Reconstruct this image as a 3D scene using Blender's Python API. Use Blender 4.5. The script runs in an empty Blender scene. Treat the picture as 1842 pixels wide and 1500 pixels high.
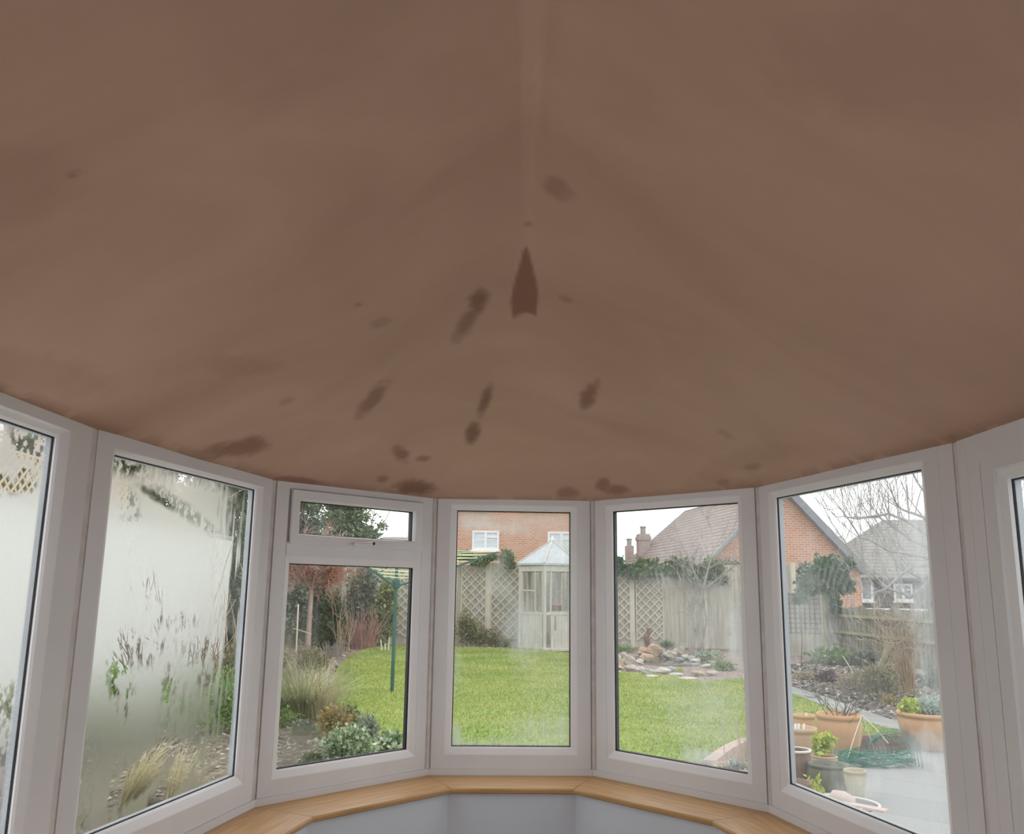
import bpy, math, random
import numpy as np
from mathutils import Vector, Matrix

C = bpy.context.scene.collection
scene = bpy.context.scene
random.seed(7)
RNG = np.random.default_rng(11)
PI = math.pi

# ------------------------------------------------------------------ camera, sky, exposure
CAM_Z = 1.547
FOC, PITCH, ROLL = 1564.83, 0.19855, 0.013474
cam_data = bpy.data.cameras.new('camera')
cam_data.sensor_fit = 'HORIZONTAL'
cam_data.sensor_width = 36.0
cam_data.lens = 36.0 * FOC / 1842.0
cam_data.clip_start = 0.05
cam_data.clip_end = 400
cam = bpy.data.objects.new('camera', cam_data)
C.objects.link(cam)
cam.matrix_world = (Matrix.Translation((0, 0, CAM_Z)) @ Matrix.Rotation(PI / 2 + PITCH, 4, 'X')
                    @ Matrix.Rotation(ROLL, 4, 'Z'))
scene.camera = cam

world = bpy.data.worlds.new('overcast_sky')
scene.world = world
world.use_nodes = True
wn = world.node_tree
bg = wn.nodes['Background']
SKY = 2.15
wtc = wn.nodes.new('ShaderNodeTexCoord')
wsep = wn.nodes.new('ShaderNodeSeparateXYZ')
wramp = wn.nodes.new('ShaderNodeValToRGB')
wn.links.new(wtc.outputs['Generated'], wsep.inputs[0])
wn.links.new(wsep.outputs['Z'], wramp.inputs[0])
wn.links.new(wramp.outputs[0], bg.inputs[0])
wramp.color_ramp.elements[0].color = (0.86, 0.88, 0.90, 1)
wramp.color_ramp.elements[1].color = (1.0, 1.0, 1.02, 1)
bg.inputs[1].default_value = SKY

scene.view_settings.view_transform = 'Standard'
scene.view_settings.look = 'None'
scene.view_settings.gamma = 1.0
scene.view_settings.use_curve_mapping = False
scene.view_settings.exposure = 0.0
scene.cycles.use_denoising = True
scene.cycles.max_bounces = 10
scene.cycles.diffuse_bounces = 6
scene.cycles.transparent_max_bounces = 16
scene.cycles.sample_clamp_indirect = 6.0


# ------------------------------------------------------------------ sight lines: photograph pixel -> point of the place
def ray(px, py):
    a, b = px - 921.0, py - 750.0
    u = a * math.cos(ROLL) + b * math.sin(ROLL)
    v = -a * math.sin(ROLL) + b * math.cos(ROLL)
    xc, zc = u / FOC, -v / FOC
    return np.array([xc, math.cos(PITCH) - zc * math.sin(PITCH), math.sin(PITCH) + zc * math.cos(PITCH)])


def G(px, py, z):
    """point at height z seen at a pixel"""
    d = ray(px, py)
    k = (z - CAM_Z) / d[2]
    p = d * k
    return Vector((p[0], p[1], z))


def D(px, py, y):
    """point at depth y seen at a pixel"""
    d = ray(px, py)
    p = d * (y / d[1])
    return Vector((p[0], p[1], p[2] + CAM_Z))


LAWN_Z = CAM_Z - 1.45
PATIO_Z = CAM_Z - 1.595
BED_Z = LAWN_Z - 0.02


# ------------------------------------------------------------------ materials
def new_mat(name):
    m = bpy.data.materials.new(name)
    m.use_nodes = True
    nt = m.node_tree
    return m, nt, nt.nodes['Principled BSDF']


def ramp_noise(nt, c0, c1, scale, detail=4, coord='Object', lo=0.3, hi=0.7, stretch=None, dist=0.0):
    tc = nt.nodes.new('ShaderNodeTexCoord')
    nz = nt.nodes.new('ShaderNodeTexNoise')
    nz.inputs['Scale'].default_value = scale
    nz.inputs['Detail'].default_value = detail
    nz.inputs['Distortion'].default_value = dist
    if stretch:
        mp = nt.nodes.new('ShaderNodeMapping')
        mp.inputs['Scale'].default_value = stretch
        nt.links.new(tc.outputs[coord], mp.inputs[0])
        nt.links.new(mp.outputs[0], nz.inputs['Vector'])
    else:
        nt.links.new(tc.outputs[coord], nz.inputs['Vector'])
    rp = nt.nodes.new('ShaderNodeValToRGB')
    rp.color_ramp.elements[0].position = lo
    rp.color_ramp.elements[1].position = hi
    rp.color_ramp.elements[0].color = (*c0, 1)
    rp.color_ramp.elements[1].color = (*c1, 1)
    nt.links.new(nz.outputs['Fac'], rp.inputs[0])
    return rp, nz


def M(name, c0, c1=None, rough=0.6, scale=6, spec=0.3, bump=0.0, stretch=None, lo=0.3, hi=0.7, detail=4, metal=0.0):
    m, nt, b = new_mat(name)
    c1 = c1 or tuple(min(1, x * 1.15) for x in c0)
    rp, nz = ramp_noise(nt, c0, c1, scale, detail, 'Object', lo, hi, stretch)
    nt.links.new(rp.outputs[0], b.inputs['Base Color'])
    b.inputs['Roughness'].default_value = rough
    b.inputs['Specular IOR Level'].default_value = spec
    b.inputs['Metallic'].default_value = metal
    if bump:
        bp = nt.nodes.new('ShaderNodeBump')
        bp.inputs['Strength'].default_value = bump
        bp.inputs['Distance'].default_value = 0.02
        nt.links.new(nz.outputs['Fac'], bp.inputs['Height'])
        nt.links.new(bp.outputs[0], b.inputs['Normal'])
    return m


def leaf_mat(name, cols, rough=0.5, trans=0.25):
    """each leaf takes its own colour from the ramp"""
    m, nt, b = new_mat(name)
    ge = nt.nodes.new('ShaderNodeNewGeometry')
    rp = nt.nodes.new('ShaderNodeValToRGB')
    els = rp.color_ramp.elements
    while len(els) < len(cols):
        els.new(0.5)
    for i, c in enumerate(cols):
        els[i].position = i / max(1, len(cols) - 1)
        els[i].color = (*c, 1)
    nt.links.new(ge.outputs['Random Per Island'], rp.inputs[0])
    nt.links.new(rp.outputs[0], b.inputs['Base Color'])
    b.inputs['Roughness'].default_value = rough
    b.inputs['Specular IOR Level'].default_value = 0.3
    if trans:
        tr = nt.nodes.new('ShaderNodeBsdfTranslucent')
        nt.links.new(rp.outputs[0], tr.inputs[0])
        mx = nt.nodes.new('ShaderNodeMixShader')
        mx.inputs[0].default_value = trans
        nt.links.new(b.outputs[0], mx.inputs[1])
        nt.links.new(tr.outputs[0], mx.inputs[2])
        nt.links.new(mx.outputs[0], nt.nodes['Material Output'].inputs[0])
    return m


def brick_mat(name, c1, c2, mortar, w=0.225, h=0.075, msize=0.012):
    m, nt, b = new_mat(name)
    tc = nt.nodes.new('ShaderNodeTexCoord')
    sp = nt.nodes.new('ShaderNodeSeparateXYZ')
    ad = nt.nodes.new('ShaderNodeMath')
    ad.operation = 'ADD'
    cb = nt.nodes.new('ShaderNodeCombineXYZ')
    br = nt.nodes.new('ShaderNodeTexBrick')
    nt.links.new(tc.outputs['Object'], sp.inputs[0])
    nt.links.new(sp.outputs['X'], ad.inputs[0])
    nt.links.new(sp.outputs['Y'], ad.inputs[1])
    nt.links.new(ad.outputs[0], cb.inputs['X'])
    nt.links.new(sp.outputs['Z'], cb.inputs['Y'])
    nt.links.new(cb.outputs[0], br.inputs['Vector'])
    br.inputs['Color1'].default_value = (*c1, 1)
    br.inputs['Color2'].default_value = (*c2, 1)
    br.inputs['Mortar'].default_value = (*mortar, 1)
    br.inputs['Scale'].default_value = 1.0
    br.inputs['Mortar Size'].default_value = msize
    br.inputs['Brick Width'].default_value = w
    br.inputs['Row Height'].default_value = h
    nt.links.new(br.outputs['Color'], b.inputs['Base Color'])
    b.inputs['Roughness'].default_value = 0.85
    b.inputs['Specular IOR Level'].default_value = 0.15
    return m


def glass_mat(name, blur=0.5, veil=(0.60, 0.62, 0.60), rough=0.55, grain=(0.88, 1.05)):
    """window glass; the attribute «mist» says how much condensation or smear lies on it"""
    m, nt, b = new_mat(name)
    nt.nodes.remove(b)
    out = nt.nodes['Material Output']
    N = nt.nodes.new
    L = nt.links.new
    tr = N('ShaderNodeBsdfTransparent')
    tr.inputs[0].default_value = (0.96, 0.98, 0.97, 1)
    gl = N('ShaderNodeBsdfGlossy')
    gl.inputs['Roughness'].default_value = 0.02
    lw = N('ShaderNodeFresnel')
    lw.inputs[0].default_value = 1.35
    clear = N('ShaderNodeMixShader')
    L(lw.outputs[0], clear.inputs[0]); L(tr.outputs[0], clear.inputs[1]); L(gl.outputs[0], clear.inputs[2])
    tl = N('ShaderNodeBsdfTranslucent')
    tl.inputs[0].default_value = (*veil, 1)
    rf = N('ShaderNodeBsdfRefraction')
    rf.inputs['Roughness'].default_value = rough
    rf.inputs['IOR'].default_value = 1.12
    haze = N('ShaderNodeMixShader')
    haze.inputs[0].default_value = blur
    L(tl.outputs[0], haze.inputs[1]); L(rf.outputs[0], haze.inputs[2])
    at = N('ShaderNodeAttribute')
    at.attribute_name = 'mist'
    tc = N('ShaderNodeTexCoord')
    nz = N('ShaderNodeTexNoise')
    nz.inputs['Scale'].default_value = 90
    nz.inputs['Detail'].default_value = 3
    L(tc.outputs['Object'], nz.inputs['Vector'])
    mr = N('ShaderNodeMapRange')
    mr.inputs['From Min'].default_value = 0.3
    mr.inputs['From Max'].default_value = 0.7
    mr.inputs['To Min'].default_value = grain[0]
    mr.inputs['To Max'].default_value = grain[1]
    L(nz.outputs['Fac'], mr.inputs['Value'])
    mu = N('ShaderNodeMath')
    mu.operation = 'MULTIPLY'
    mu.use_clamp = True
    L(at.outputs['Fac'], mu.inputs[0]); L(mr.outputs[0], mu.inputs[1])
    fin = N('ShaderNodeMixShader')
    L(mu.outputs[0], fin.inputs[0]); L(clear.outputs[0], fin.inputs[1]); L(haze.outputs[0], fin.inputs[2])
    L(fin.outputs[0], out.inputs[0])
    return m


MAT = {}
MAT['upvc'] = M('white_upvc', (0.68, 0.675, 0.69), (0.73, 0.725, 0.74), rough=0.35, scale=3, spec=0.4)
MAT['bead'] = M('white_bead', (0.76, 0.755, 0.77), (0.80, 0.795, 0.81), rough=0.3, scale=3, spec=0.4)
MAT['groove'] = M('dusty_joint', (0.60, 0.555, 0.54), (0.70, 0.67, 0.66), rough=0.8, scale=20)
MAT['black'] = M('black_rubber', (0.012, 0.013, 0.014), (0.03, 0.03, 0.03), rough=0.6)
MAT['spacer'] = M('grey_spacer', (0.30, 0.32, 0.34), (0.38, 0.40, 0.42), rough=0.4)
MAT['oak'] = M('oak_board', (0.38, 0.21, 0.085), (0.52, 0.31, 0.135), rough=0.45, scale=5, spec=0.35, stretch=(1, 9, 9), detail=8)
MAT['wall_paint'] = M('pale_paint', (0.62, 0.655, 0.715), (0.65, 0.685, 0.745), rough=0.8, scale=2)
MAT['wall_white'] = M('white_paint', (0.72, 0.70, 0.67), (0.75, 0.73, 0.70), rough=0.8, scale=2)
MAT['floor'] = M('floor_boards', (0.42, 0.32, 0.22), (0.52, 0.40, 0.28), rough=0.4, scale=3, stretch=(8, 1, 1))
MAT['chrome'] = M('white_handle', (0.66, 0.64, 0.64), (0.74, 0.72, 0.72), rough=0.25)
MAT['patio'] = brick_mat('patio_slabs', (0.27, 0.272, 0.262), (0.31, 0.312, 0.30), (0.18, 0.182, 0.172), 0.9, 0.75, 0.008)


# ------------------------------------------------------------------ mesh building
class MB:
    def __init__(self):
        self.v, self.f, self.n = [], [], 0

    def add(self, vs, fs):
        o = self.n
        self.v.extend([tuple(p) for p in vs])
        self.f.extend([tuple(i + o for i in f) for f in fs])
        self.n += len(vs)
        return self

    def box(self, x0, x1, y0, y1, z0, z1):
        vs = [(x, y, z) for z in (z0, z1) for x, y in ((x0, y0), (x1, y0), (x1, y1), (x0, y1))]
        return self.add(vs, [(3, 2, 1, 0), (4, 5, 6, 7), (0, 1, 5, 4), (1, 2, 6, 5), (2, 3, 7, 6), (3, 0, 4, 7)])

    def beam(self, p0, p1, w, h, up=(0, 0, 1)):
        p0, p1 = Vector(p0), Vector(p1)
        d = (p1 - p0).normalized()
        s = d.cross(Vector(up))
        if s.length < 1e-4:
            s = d.cross(Vector((1, 0, 0)))
        s.normalize()
        u = s.cross(d)
        vs = []
        for p in (p0, p1):
            for a, b in ((-1, -1), (1, -1), (1, 1), (-1, 1)):
                vs.append(p + s * (a * w / 2) + u * (b * h / 2))
        return self.add(vs, [(3, 2, 1, 0), (4, 5, 6, 7), (0, 1, 5, 4), (1, 2, 6, 5), (2, 3, 7, 6), (3, 0, 4, 7)])

    def tube(self, pts, rads, n=6, caps=True):
        pts = [Vector(p) for p in pts]
        if not hasattr(rads, '__len__'):
            rads = [rads] * len(pts)
        rings = []
        for i, p in enumerate(pts):
            d = (pts[min(i + 1, len(pts) - 1)] - pts[max(i - 1, 0)]).normalized()
            a = d.cross(Vector((0.31, 0.17, 0.93)))
            if a.length < 1e-3:
                a = d.cross(Vector((1, 0, 0)))
            a.normalize()
            b = d.cross(a)
            rings.append([p + (a * math.cos(2 * PI * k / n) + b * math.sin(2 * PI * k / n)) * rads[i] for k in range(n)])
        vs = [q for r in rings for q in r]
        fs = []
        for i in range(len(pts) - 1):
            for k in range(n):
                k2 = (k + 1) % n
                fs.append((i * n + k, i * n + k2, (i + 1) * n + k2, (i + 1) * n + k))
        if caps:
            fs.append(tuple(range(n - 1, -1, -1)))
            fs.append(tuple((len(pts) - 1) * n + k for k in range(n)))
        return self.add(vs, fs)

    def lathe(self, prof, n=28, cx=0, cy=0, cz=0, wob=0.0):
        vs, fs = [], []
        for (r, z) in prof:
            for k in range(n):
                a = 2 * PI * k / n
                vs.append((cx + r * math.cos(a), cy + r * math.sin(a), cz + z))
        for i in range(len(prof) - 1):
            for k in range(n):
                k2 = (k + 1) % n
                fs.append((i * n + k, i * n + k2, (i + 1) * n + k2, (i + 1) * n + k))
        if prof[0][0] > 1e-4:
            fs.append(tuple(range(n - 1, -1, -1)))
        if prof[-1][0] > 1e-4:
            fs.append(tuple((len(prof) - 1) * n + k for k in range(n)))
        return self.add(vs, fs)

    def prism(self, poly, z0, z1):
        n = len(poly)
        area = sum(poly[i][0] * poly[(i + 1) % n][1] - poly[(i + 1) % n][0] * poly[i][1] for i in range(n))
        if area < 0:
            poly = poly[::-1]
        vs = [(p[0], p[1], z0) for p in poly] + [(p[0], p[1], z1) for p in poly]
        fs = [tuple(range(n - 1, -1, -1)), tuple(range(n, 2 * n))]
        fs += [(i, (i + 1) % n, (i + 1) % n + n, i + n) for i in range(n)]
        return self.add(vs, fs)

    def ring(self, rect, prof, closed=True):
        """profile swept round a rectangle in the local xz plane with mitred corners; prof = [(inset, y)]"""
        x0, x1, z0, z1 = rect
        vs = []
        for ins, y in prof:
            vs += [(x0 + ins, y, z0 + ins), (x1 - ins, y, z0 + ins), (x1 - ins, y, z1 - ins), (x0 + ins, y, z1 - ins)]
        m = len(prof)
        fs = []
        for i in range(m if closed else m - 1):
            j = (i + 1) % m
            for k in range(4):
                k2 = (k + 1) % 4
                fs.append((i * 4 + k, i * 4 + k2, j * 4 + k2, j * 4 + k))
        return self.add(vs, fs)

    def build(self, name, mat, parent=None, smooth=False, loc=None):
        me = bpy.data.meshes.new(name)
        me.from_pydata(self.v, [], self.f)
        me.materials.append(mat)
        if smooth:
            me.polygons.foreach_set('use_smooth', [True] * len(me.polygons))
        me.update()
        o = bpy.data.objects.new(name, me)
        C.objects.link(o)
        if loc is not None:
            o.location = loc
        if parent:
            o.parent = parent
        return o


def np_mesh(name, v, quads, mat, parent=None, smooth=False, loc=None):
    me = bpy.data.meshes.new(name)
    nv, nf = len(v), len(quads)
    k = quads.shape[1]
    me.vertices.add(nv)
    me.vertices.foreach_set('co', np.ascontiguousarray(v, dtype=np.float32).ravel())
    me.loops.add(nf * k)
    me.loops.foreach_set('vertex_index', np.ascontiguousarray(quads, dtype=np.int32).ravel())
    me.polygons.add(nf)
    me.polygons.foreach_set('loop_start', np.arange(0, nf * k, k, dtype=np.int32))
    me.update(calc_edges=True)
    if smooth:
        me.polygons.foreach_set('use_smooth', np.ones(nf, dtype=bool))
    me.materials.append(mat)
    me.update()
    me.validate()
    o = bpy.data.objects.new(name, me)
    C.objects.link(o)
    if loc is not None:
        o.location = loc
    if parent:
        o.parent = parent
    return o


def tag(o, label, cat, group=None, kind=None):
    o['label'] = label
    o['category'] = cat
    if group:
        o['group'] = group
    if kind:
        o['kind'] = kind
    return o


def thing(name, label, cat, loc=(0, 0, 0), rz=0, group=None):
    o = bpy.data.objects.new(name, None)
    o.empty_display_size = 0.1
    C.objects.link(o)
    o.location = loc
    o.rotation_euler = (0, 0, rz)
    return tag(o, label, cat, group)


def struct(o, label, cat):
    return tag(o, label, cat, kind='structure')


def smoothstep(a, b, x):
    t = np.clip((x - a) / (b - a), 0, 1)
    return t * t * (3 - 2 * t)


def vnoise(shape, cells, rng):
    """value noise on a grid: random lattice of «cells» enlarged smoothly to «shape»"""
    ny, nx = shape
    cy, cx = max(1, int(cells[0])), max(1, int(cells[1]))
    lat = rng.random((cy + 2, cx + 2))
    y = np.linspace(0, cy, ny); x = np.linspace(0, cx, nx)
    iy, ix = np.minimum(y.astype(int), cy), np.minimum(x.astype(int), cx)
    fy, fx = y - iy, x - ix
    fy = (fy * fy * (3 - 2 * fy))[:, None]; fx = (fx * fx * (3 - 2 * fx))[None, :]
    a = lat[np.ix_(iy, ix)]; b = lat[np.ix_(iy, ix + 1)]; c = lat[np.ix_(iy + 1, ix)]; d = lat[np.ix_(iy + 1, ix + 1)]
    return (a * (1 - fx) + b * fx) * (1 - fy) + (c * (1 - fx) + d * fx) * fy


def fbm(shape, cells, rng, octv=4):
    out, amp, tot = 0, 1.0, 0
    for k in range(octv):
        out = out + amp * vnoise(shape, (cells[0] * 2 ** k, cells[1] * 2 ** k), rng)
        tot += amp
        amp *= 0.55
    return out / tot


# ------------------------------------------------------------------ plants
def leaves(clumps, ll, lw, rng, shell=0.45, up=0.3):
    """leaf blades scattered through ellipsoids: clumps = [(cx,cy,cz,rx,ry,rz,n)]"""
    V = []
    for cx, cy, cz, rx, ry, rz, n in clumps:
        d = rng.normal(size=(n, 3))
        d /= np.linalg.norm(d, axis=1)[:, None]
        r = rng.random(n) ** shell
        # lumpy surface
        lump = 0.8 + 0.28 * np.sin(d[:, 0] * 5 + cx * 3) * np.cos(d[:, 1] * 6 + cz) + 0.16 * np.sin(d[:, 2] * 9 + cy)
        c = np.array([cx, cy, cz]) + d * np.array([rx, ry, rz]) * (r * lump)[:, None]
        u = d + rng.normal(size=(n, 3)) * 0.9 + np.array([0, 0, up])
        u /= np.linalg.norm(u, axis=1)[:, None]
        s = np.cross(u, rng.normal(size=(n, 3)))
        s /= np.linalg.norm(s, axis=1)[:, None] + 1e-9
        nn = np.cross(u, s)
        k = (0.6 + 0.8 * rng.random(n))[:, None]
        L, W = ll * k, lw * k
        q = np.stack([c - u * L / 2, c + s * W / 2 + nn * W * 0.15, c + u * L / 2, c - s * W / 2 + nn * W * 0.15], axis=1)
        V.append(q.reshape(-1, 3))
    V = np.concatenate(V)
    F = np.arange(len(V)).reshape(-1, 4)
    return V, F


def foliage(name, clumps, ll, lw, mat, parent=None, seed=1, shell=0.45, up=0.3):
    v, f = leaves(clumps, ll, lw, np.random.default_rng(seed), shell, up)
    return np_mesh(name, v, f, mat, parent)


def grow(p, d, length, r, level, rng, segs, spread=0.6, lift=0.15, kids=4, wiggle=0.15, shrink=0.62, steps=4):
    p = np.array(p, float); d = np.array(d, float); d /= np.linalg.norm(d)
    pts = [p.copy()]
    rad = [r]
    for i in range(steps):
        d = d + rng.normal(size=3) * wiggle + np.array([0, 0, lift])
        d /= np.linalg.norm(d)
        p = p + d * length / steps
        pts.append(p.copy())
        rad.append(r * (1 - 0.55 * (i + 1) / steps))
    segs.append((pts, rad))
    if level > 0:
        for k in range(kids):
            i = rng.integers(1, steps + 1)
            q = pts[i]
            nd = d + rng.normal(size=3) * spread
            grow(q, nd, length * shrink * (0.7 + 0.6 * rng.random()), rad[i] * 0.6, level - 1, rng, segs, spread, lift, kids, wiggle, shrink, max(3, steps - 1))


def twigs(name, segs, mat, parent=None, n=4, rmin=0.0):
    b = MB()
    for pts, rad in segs:
        b.tube(pts, [max(rmin, x) for x in rad], n, caps=False)
    return b.build(name, mat, parent, smooth=True)


def blades(n, rng, length, base_r, lean=0.8, width=0.012, droop=0.9, seg=4, dirbias=None):
    """arching grass blades from a tuft"""
    V, F = [], []
    a = rng.random(n) * 2 * PI
    rr = base_r * np.sqrt(rng.random(n))
    L = length * (0.6 + 0.6 * rng.random(n))
    le = lean * (0.3 + 0.9 * rng.random(n))
    base = np.stack([rr * np.cos(a), rr * np.sin(a), np.zeros(n)], 1)
    out = np.stack([np.cos(a), np.sin(a), np.zeros(n)], 1)
    if dirbias is not None:
        out = out + np.array(dirbias)
        out /= np.linalg.norm(out, axis=1)[:, None] + 1e-6
    side = np.stack([-out[:, 1], out[:, 0], np.zeros(n)], 1)
    rows = []
    for i in range(seg + 1):
        t = i / seg
        h = L * (t - droop * 0.45 * t * t * le)
        o = L * le * (0.35 * t + 0.65 * t * t) * 0.8
        c = base + out * o[:, None] + np.array([0, 0, 1.0]) * h[:, None]
        w = width * (1 - t * 0.92)
        rows.append(np.stack([c - side * w / 2, c + side * w / 2], 1))
    P = np.stack(rows, 1).reshape(n, -1, 3)
    m = (seg + 1) * 2
    F = []
    for i in range(seg):
        F.append(np.stack([np.arange(n) * m + 2 * i, np.arange(n) * m + 2 * i + 1, np.arange(n) * m + 2 * i + 3, np.arange(n) * m + 2 * i + 2], 1))
    return P.reshape(-1, 3), np.concatenate(F)


# ------------------------------------------------------------------ plan of the bay (room corners, clockwise from the left)
ZT = 2.0          # where the plaster meets the frames
ZB = 0.70         # top of the oak sill
PL = [(-1.2219, 1.36), (-1.2219, 2.5153), (-1.0053, 3.6818), (-0.3776, 4.343), (0.4121, 4.3755), (1.0543, 3.7115),
      (1.3147, 2.5407), (1.31, 1.56)]
BACK = -1.7


def offset_line(pts, d):
    """polyline moved d metres outwards (left of its direction)"""
    pts = [Vector((*p, 0)).to_2d() for p in pts]
    res = []
    for i, p in enumerate(pts):
        ns = []
        if i > 0:
            t = (p - pts[i - 1]).normalized(); ns.append(Vector((-t.y, t.x)))
        if i < len(pts) - 1:
            t = (pts[i + 1] - p).normalized(); ns.append(Vector((-t.y, t.x)))
        if len(ns) == 1:
            res.append(p + ns[0] * d)
        else:
            b = (ns[0] + ns[1]).normalized()
            res.append(p + b * (d / b.dot(ns[0])))
    return res


# ---- ceiling: plastered underside of the hipped roof
APEX = D(945, 432, 2.95)
ZR = APEX.z


def smin(a, b, k):
    k = np.maximum(k, 1e-4)
    h = np.maximum(k - np.abs(a - b), 0) / k
    return np.minimum(a, b) - h * h * k * 0.25


def facet_dist(i, x, y):
    a, b = np.array(PL[i]), np.array(PL[i + 1])
    t = (b - a) / np.linalg.norm(b - a)
    nin = np.array([t[1], -t[0]])
    return (x - a[0]) * nin[0] + (y - a[1]) * nin[1]


def ceil_z(x, y):
    H = ZR - ZT
    ax, ay = APEX.x, APEX.y
    up = np.clip((2.75 - y) / 1.1, 0, 1.8)                  # how far back along the ridge
    ridge = 0.0395 + 0.0187 * (2.75 - y)
    xs = np.where(y < 2.75, x - 0.0187 * (2.75 - y) * np.clip(1 - np.abs(x) / 1.25, 0, 1), x)
    pl = []
    for i in range(7):
        d = facet_dist(i, xs if i in (0, 6) else x, y)
        d0 = float(facet_dist(i, np.array(ax), np.array(ay)))
        pl.append(d / d0 * H)
    base = np.maximum(np.minimum.reduce(pl), 0)
    k = np.clip(base * 0.8, 0, 0.34)
    # a flatter strip lies just left of the crease, and the right hand slope falls away from it sharply
    w = 0.006 + 0.046 * up
    p0 = pl[0] + 0.6 * w * np.clip((ridge - x) / w, 0, 1) * smoothstep(1.0, 0.2, ridge - x) * np.minimum(up * 3, 1)
    p6 = pl[6] - 0.012 * np.minimum(up, 1) * smoothstep(0, 0.035, x - ridge) * smoothstep(0.9, 0.2, x - ridge)
    left = smin(p0, pl[1], k)
    right = smin(p6, pl[5], k)
    front = smin(smin(pl[2], pl[3], k), pl[4], k)
    fade = smoothstep(2.5, 2.95, y)
    lr = smin(left, right, np.minimum(0.004 + fade * 0.12, k))
    z = smin(lr, front, k)
    return ZT + np.maximum(z, -0.004)


def ceil_hit(px, py):
    d = ray(px, py)
    d = d / d[1]
    for y in np.arange(0.3, 4.6, 0.004):
        if d[2] * y + CAM_Z >= float(ceil_z(np.array(d[0] * y), np.array(y))):
            if d[2] < 0:
                continue
            return np.array([d[0] * y, y])
    return np.array([d[0] * 4.3, 4.3])


def build_ceiling():
    st = 0.01
    xs = np.arange(-1.25, 1.345, st); ys = np.arange(BACK, 4.42, st)
    X, Y = np.meshgrid(xs, ys)
    inside = np.minimum.reduce([facet_dist(i, X, Y) for i in range(7)])
    Z = ceil_z(X, Y)
    rng = np.random.default_rng(5)
    Z = Z + (fbm(X.shape, (14, 6), rng, 2) - 0.5) * 0.006
    keep = inside > -0.012
    stain = np.zeros_like(X)
    S = [  # photograph pixel, half length, half width, direction of the long axis, strength
                (860, 542, 22, 15, 120, 1), (841, 578, 28, 13, 118, .75), (822, 606, 14, 9, 118, .4), (1000, 336, 22, 17, 10, .5), (1012, 346, 22, 14, 20, .35),
        (950, 402, 8, 5, 0, .45), (668, 720, 36, 12, 130, .8), (648, 742, 16, 8, 130, .5), (872, 722, 24, 9, 112, .95), (850, 778, 18, 12, 100, 1),
        (720, 815, 15, 13, 45, .85), (762, 823, 12, 7, 0, .7), (748, 876, 30, 14, 0, 1), (687, 860, 10, 7, 0, .7), (1057, 718, 20, 13, 115, .9),
        (1071, 694, 14, 7, 115, .5), (1022, 886, 18, 10, 0, .7), (1085, 872, 12, 12, 0, .8), (1110, 881, 24, 9, 0, .8), (430, 806, 48, 13, -6, .9),
        (455, 796, 22, 12, -10, .9), (380, 816, 30, 9, 0, .6), (540, 864, 50, 6, 6, .8), (1300, 868, 12, 8, 0, .5), (1355, 838, 14, 7, 0, .5),
        (1305, 780, 16, 7, 30, .3), (515, 722, 14, 6, -20, .35), (685, 580, 18, 8, -10, .35), (1018, 538, 14, 6, 12, .45), (645, 547, 6, 4, 0, .5),
        (132, 312, 8, 6, -20, .7), (1715, 785, 10, 5, 0, .5), (70, 670, 120, 30, 10, .22), (440, 660, 60, 20, 0, .2), (700, 160, 200, 60, 0, .12),
        (1300, 840, 160, 20, -12, .15), (1600, 120, 260, 90, 0, .15), (20, 330, 60, 120, 80, .2)]
    wob = (fbm(X.shape, (150, 64), rng, 3) - 0.5)
    for px, py, a, b, ang, s in S:
        c = ceil_hit(px, py)
        t = math.radians(ang)
        u = ceil_hit(px + a * math.cos(t), py + a * math.sin(t)) - c
        v = ceil_hit(px - b * math.sin(t), py + b * math.cos(t)) - c
        Mx = np.array([[u[0], v[0]], [u[1], v[1]]])
        if abs(np.linalg.det(Mx)) < 1e-7:
            continue
        Mi = np.linalg.inv(Mx)
        dx, dy = X - c[0], Y - c[1]
        q = np.sqrt((Mi[0, 0] * dx + Mi[0, 1] * dy) ** 2 + (Mi[1, 0] * dx + Mi[1, 1] * dy) ** 2)
        stain = np.maximum(stain, s * smoothstep(1.5, 0.5, q + wob * 0.8))
    # the pointed damp patch at the end of the ridge
    tp, bt, sd = ceil_hit(946, 442), ceil_hit(943, 564), ceil_hit(968, 540)
    u = bt - tp
    v = sd - (tp + u * 0.8)
    Mi = np.linalg.inv(np.array([[u[0], v[0]], [u[1], v[1]]]))
    dx, dy = X - tp[0], Y - tp[1]
    tt, ww = Mi[0, 0] * dx + Mi[0, 1] * dy, Mi[1, 0] * dx + Mi[1, 1] * dy
    wd = np.interp(tt, [0, .08, .25, .5, .7, .85, 1.0], [0, .16, .42, .78, .98, .96, .84])
    stain = np.maximum(stain, smoothstep(.14, -.10, np.abs(ww) - wd + wob * .2) * smoothstep(1.06, .97, tt + wob * .1) * smoothstep(-.02, .06, tt))
    edge = smoothstep(0.05, 0.0, inside) * (fbm(X.shape, (60, 30), rng, 3) > 0.42)
    stain = np.maximum(stain, edge * 0.35)
    idx = -np.ones(X.shape, int)
    idx[keep] = np.arange(keep.sum())
    v = np.stack([X[keep], Y[keep], Z[keep]], 1)
    q = np.stack([idx[:-1, :-1], idx[1:, :-1], idx[1:, 1:], idx[:-1, 1:]], -1).reshape(-1, 4)
    q = q[(q >= 0).all(1)]
    m, nt, b = new_mat('fresh_plaster')
    N, L = nt.nodes.new, nt.links.new
    rp, nz = ramp_noise(nt, (0.43, 0.278, 0.205), (0.505, 0.338, 0.255), 1.6, 5, lo=0.3, hi=0.72, stretch=(1, 1.6, 1), dist=0.6)
    at = N('ShaderNodeAttribute'); at.attribute_name = 'stain'
    mx = N('ShaderNodeMix'); mx.data_type = 'RGBA'
    L(at.outputs['Fac'], mx.inputs['Factor'])
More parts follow.
